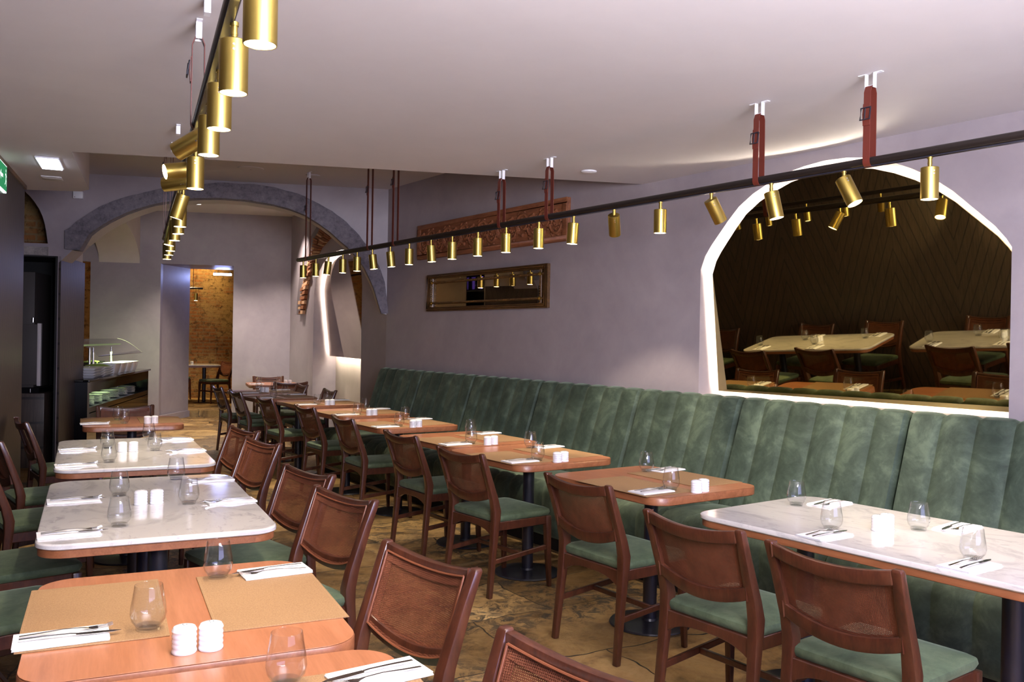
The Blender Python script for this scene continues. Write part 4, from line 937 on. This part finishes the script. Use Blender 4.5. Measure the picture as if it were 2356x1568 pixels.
def plate_stack(x, y, n, label):
    for k in range(n):
        mb = MB(); mb.lathe([(.0001, .004), (.07, .003), (.115, .012), (.117, .014), (.114, .0145), (.07, .0065), (.0001, .007)], 28)
    return
pl = MB(); pl.lathe([(.0001, .0), (.075, .0), (.12, .0095), (.123, .0115), (.118, .012), (.076, .0035), (.0001, .0035)], 28); plate0 = pl.build('plate', 'white_ceramic')
stk = [(.42, 'nearest the dark pillar'), (.80, 'second from the pillar'), (1.20, 'third from the pillar'), (1.70, 'fourth from the pillar'), (2.18, 'fifth from the pillar'), (2.66, 'farthest from the pillar')]
for x, wh in stk:
    for k in range(8):
        p = cf @ Vector((x, .17 + .01 * random.random(), .6012 + k * .0125)); place(plate0, p, 0, f'white plate in the buffet shelf stack {wh}' + (', topmost' if k == 7 else ', below the top'), 'plate', 'plates stacked on the buffet shelf')
def tray(x, y, lx, ly, h, nm, label, material='white_ceramic', fill=None, cat='dish', z=.9215, grp=None):
    t = empty(nm); t.matrix_world = cf @ T(x, y, z); tag(t, label, cat, grp)
    mb = MB(); rr = lambda s, zz: [(px, py, zz) for px, py in rrect(lx * s, ly * s, .02, 3)]
    mb.loft([rr(.72, 0), rr(.80, h * .2), rr(.98, h * .96), rr(1, h), rr(.96, h), rr(.9, h * .85), rr(.72, .01)], True, True); mb.build('bowl', material, t)
    if fill: m2 = MB(); m2.lathe([(.0001, h * .75 + .05), (lx * .2, h * .75 + .04), (lx * .38, h * .75)], 16); m2.build('food', fill, t)
for k, (x, lb) in enumerate(((.45, 'stack of square white dishes on the counter next to the pillar'), (.93, 'stack of square white dishes holding greens'))):
    t = empty('dish_stack'); t.matrix_world = cf @ T(x, .145, .9215)
    tag(t, lb, 'stack of dishes')
    for j in range(4):
        mb = MB(); lx = .42; rr = lambda s, zz: [(px, py, zz + j * .03) for px, py in rrect(lx * s, .30 * s, .02, 3)]
        mb.loft([rr(.78, 0), rr(.98, .025), rr(1, .029), rr(.95, .029), rr(.76, .008)], True, True); mb.build('dish', 'white_ceramic', t)
    if k: m2 = MB(); m2.lathe([(.0001, .15), (.08, .145), (.15, .125)], 16); m2.build('salad', 'greens', t)
for j in range(4): tray(1.55 + j * .36, .16, .35, .26, .135, 'salad_tub', 'white sloped serving tub on the buffet, ' + ['nearest of four', 'second of four', 'third of four', 'farthest of four'][j], grp='white serving tubs', cat='serving tub')
for j, x in enumerate((.82, 1.20, 1.58, 1.96)): tray(x, .45, .36, .24, .15, 'black_bowl', 'black angular bowl behind the white dishes, ' + ['nearest the pillar', 'second from the pillar', 'third from the pillar', 'farthest from the pillar'][j], 'plastic_black', 'greens', 'bowl', .9215, 'black serving bowls')
sg = empty('sneeze_guard'); sg.matrix_world = cf; tag(sg, 'curved glass sneeze guard on steel posts over the buffet', 'sneeze guard')
mb = MB(); rs = []
for i in range(9): t_ = i / 8; rs.append([(.30, -.02 + .34 * t_, 1.18 + .20 * math.sin(t_ * 1.45)), (2.75, -.02 + .34 * t_, 1.18 + .20 * math.sin(t_ * 1.45))])
mb.loft(rs, False, True, False); mb.build('curved_glass', 'thin_glass', sg)
mb = MB(); mb.tube([(.3, -.02, 1.18), (2.75, -.02, 1.18)], .004, 6); mb.tube([(2.75, .32 - .34 * i / 8, 1.18 + .20 * math.sin((1 - i / 8) * 1.45)) for i in range(9)], .004, 6); mb.build('glass_edge', 'recess_grey', sg)
for x in (.95, 1.12, 2.05):
    mb = MB(); mb.cyl((x, .24, .921), (x, .24, 1.27), .016, n=16); mb.build('post', 'bright_steel', sg)
mb = MB(); mb.box(.3, 2.7, .26, .30, 1.29, 1.31); mb.build('warming_lamp', 'heat_glow', sg)
light('AREA', 'buffet_warming_light', cf @ Vector((2.2, .25, 1.28)), 16, (.75, 1, .42), aim=cf.to_3x3() @ Vector((.5, 0, -1)), shape='RECTANGLE', size=.2, size_y=.9)

# bar shelf, seen in the framed mirror only
mb = MB(); mb.box(.55, .65, 11.6, 16.2, 0, ZB); struct(mb.build('wall_bar', 'wall_plaster'))
emit('violet_glow', (.22, .12, 1), 5)
bs = empty('bar_shelf', (.86, 12.2, 0)); tag(bs, 'tall black bar shelf with violet backlight, reflected in the framed mirror', 'bar shelf')
mb = MB(); mb.box(-.20, -.17, -.62, .85, 0, 2.85); mb.build('back_panel', 'black_gloss', bs)
for z_ in (1.0, 1.6, 2.28, 2.75):
    mb = MB(); mb.box(-.168, .12, -.60, .83, z_, z_ + .025); mb.build('shelf', 'black_gloss', bs)
for y_ in (-.62, .83):
    mb = MB(); mb.box(-.168, .12, y_, y_ + .02, 0, 2.85); mb.build('side_panel', 'black_gloss', bs)
mb = MB(); mb.box(-.168, -.160, -.25, .80, 2.35, 2.56); mb.build('light_strip', 'violet_glow', bs)
bt = MB(); bt.lathe([(.0001, 0), (.036, 0), (.038, .006), (.038, .19), (.03, .22), (.014, .25), (.013, .31), (.0001, .31)], 16); bot0 = bt.build('bottle', 'black_gloss')
for k in range(9): place(bot0, (.84 + .03 * (k % 2), 12.0 + k * .115, 2.3052), 0, 'dark bottle against violet light on the bar shelf, seen in the framed mirror', 'bottle', 'bottles on the bar shelf')

# ---------------------------------------------------------------- brick room lights
light('SPOT', 'brick_room_wash', (5.0, 18.5, 3.2), 60, (1, .66, .28), aim=(.15, 1, -1.0), spot_size=R(110), spot_blend=.7, shadow_soft_size=.15)
light('SPOT', 'brick_room_table_beam', (4.6, 17.8, 2.9), 150, (1, .74, .42), aim=(0, 0, -1), spot_size=R(80), spot_blend=.5, shadow_soft_size=.05)
light('POINT', 'brick_room_left', (1.6, 17.5, 2.4), 16, (1, .55, .2), shadow_soft_size=.2)
e2 = empty('emergency_light'); e2.matrix_world = Matrix.Translation((4.80, 16.2, 2.60)) @ RZ(R(-23)); tag(e2, 'glowing blue-white emergency light hanging in the doorway head', 'emergency light')
mb = MB(); mb.box(-.16, .16, -.03, .03, -.06, -.02); mb.build('diffuser', 'emergency_glow', e2, bevel=.004)
mb = MB(); mb.box(-.14, -.13, -.01, .01, -.02, .007); mb.box(.13, .14, -.01, .01, -.02, .007); mb.build('bracket', 'steel', e2)
light('AREA', 'emergency_beam', (4.78, 16.12, 2.50), 3.5, (.35, .42, 1), aim=(-.8, -.6, -.5), shape='RECTANGLE', size=.3, size_y=.05)
rr_ = empty('track_rail', (4.55, 17.6, 2.35), R(-23)); tag(rr_, 'short dark rail with lamps hanging in the brick room', 'light rail')
mb = MB(); mb.cyl((-1.2, 0, 0), (.28, 0, 0), .02, n=12); mb.build('tube', 'rail_metal', rr_)
for x in (-.9, .1):
    mb = MB(); mb.cyl((x, 0, 0), (x, 0, 1.05), .005, n=6); mb.build('cord', 'strap_leather', rr_)
for x in (-.15, .15):
    mb = MB(); mb.cyl((x, 0, -.02), (x, 0, -.10), .006, n=8); mb.cyl((x, 0, -.10), (x, 0, -.24), .035, n=16); q_ = mb.build('lamp', 'brass', rr_)
    mb = MB(); mb.cyl((x, 0, -.2405), (x, 0, -.243), .032, n=16); mb.build('lens', 'lamp_glow', q_)
# niche lamps: real light of the hidden strips
bpy.context.view_layer.update()
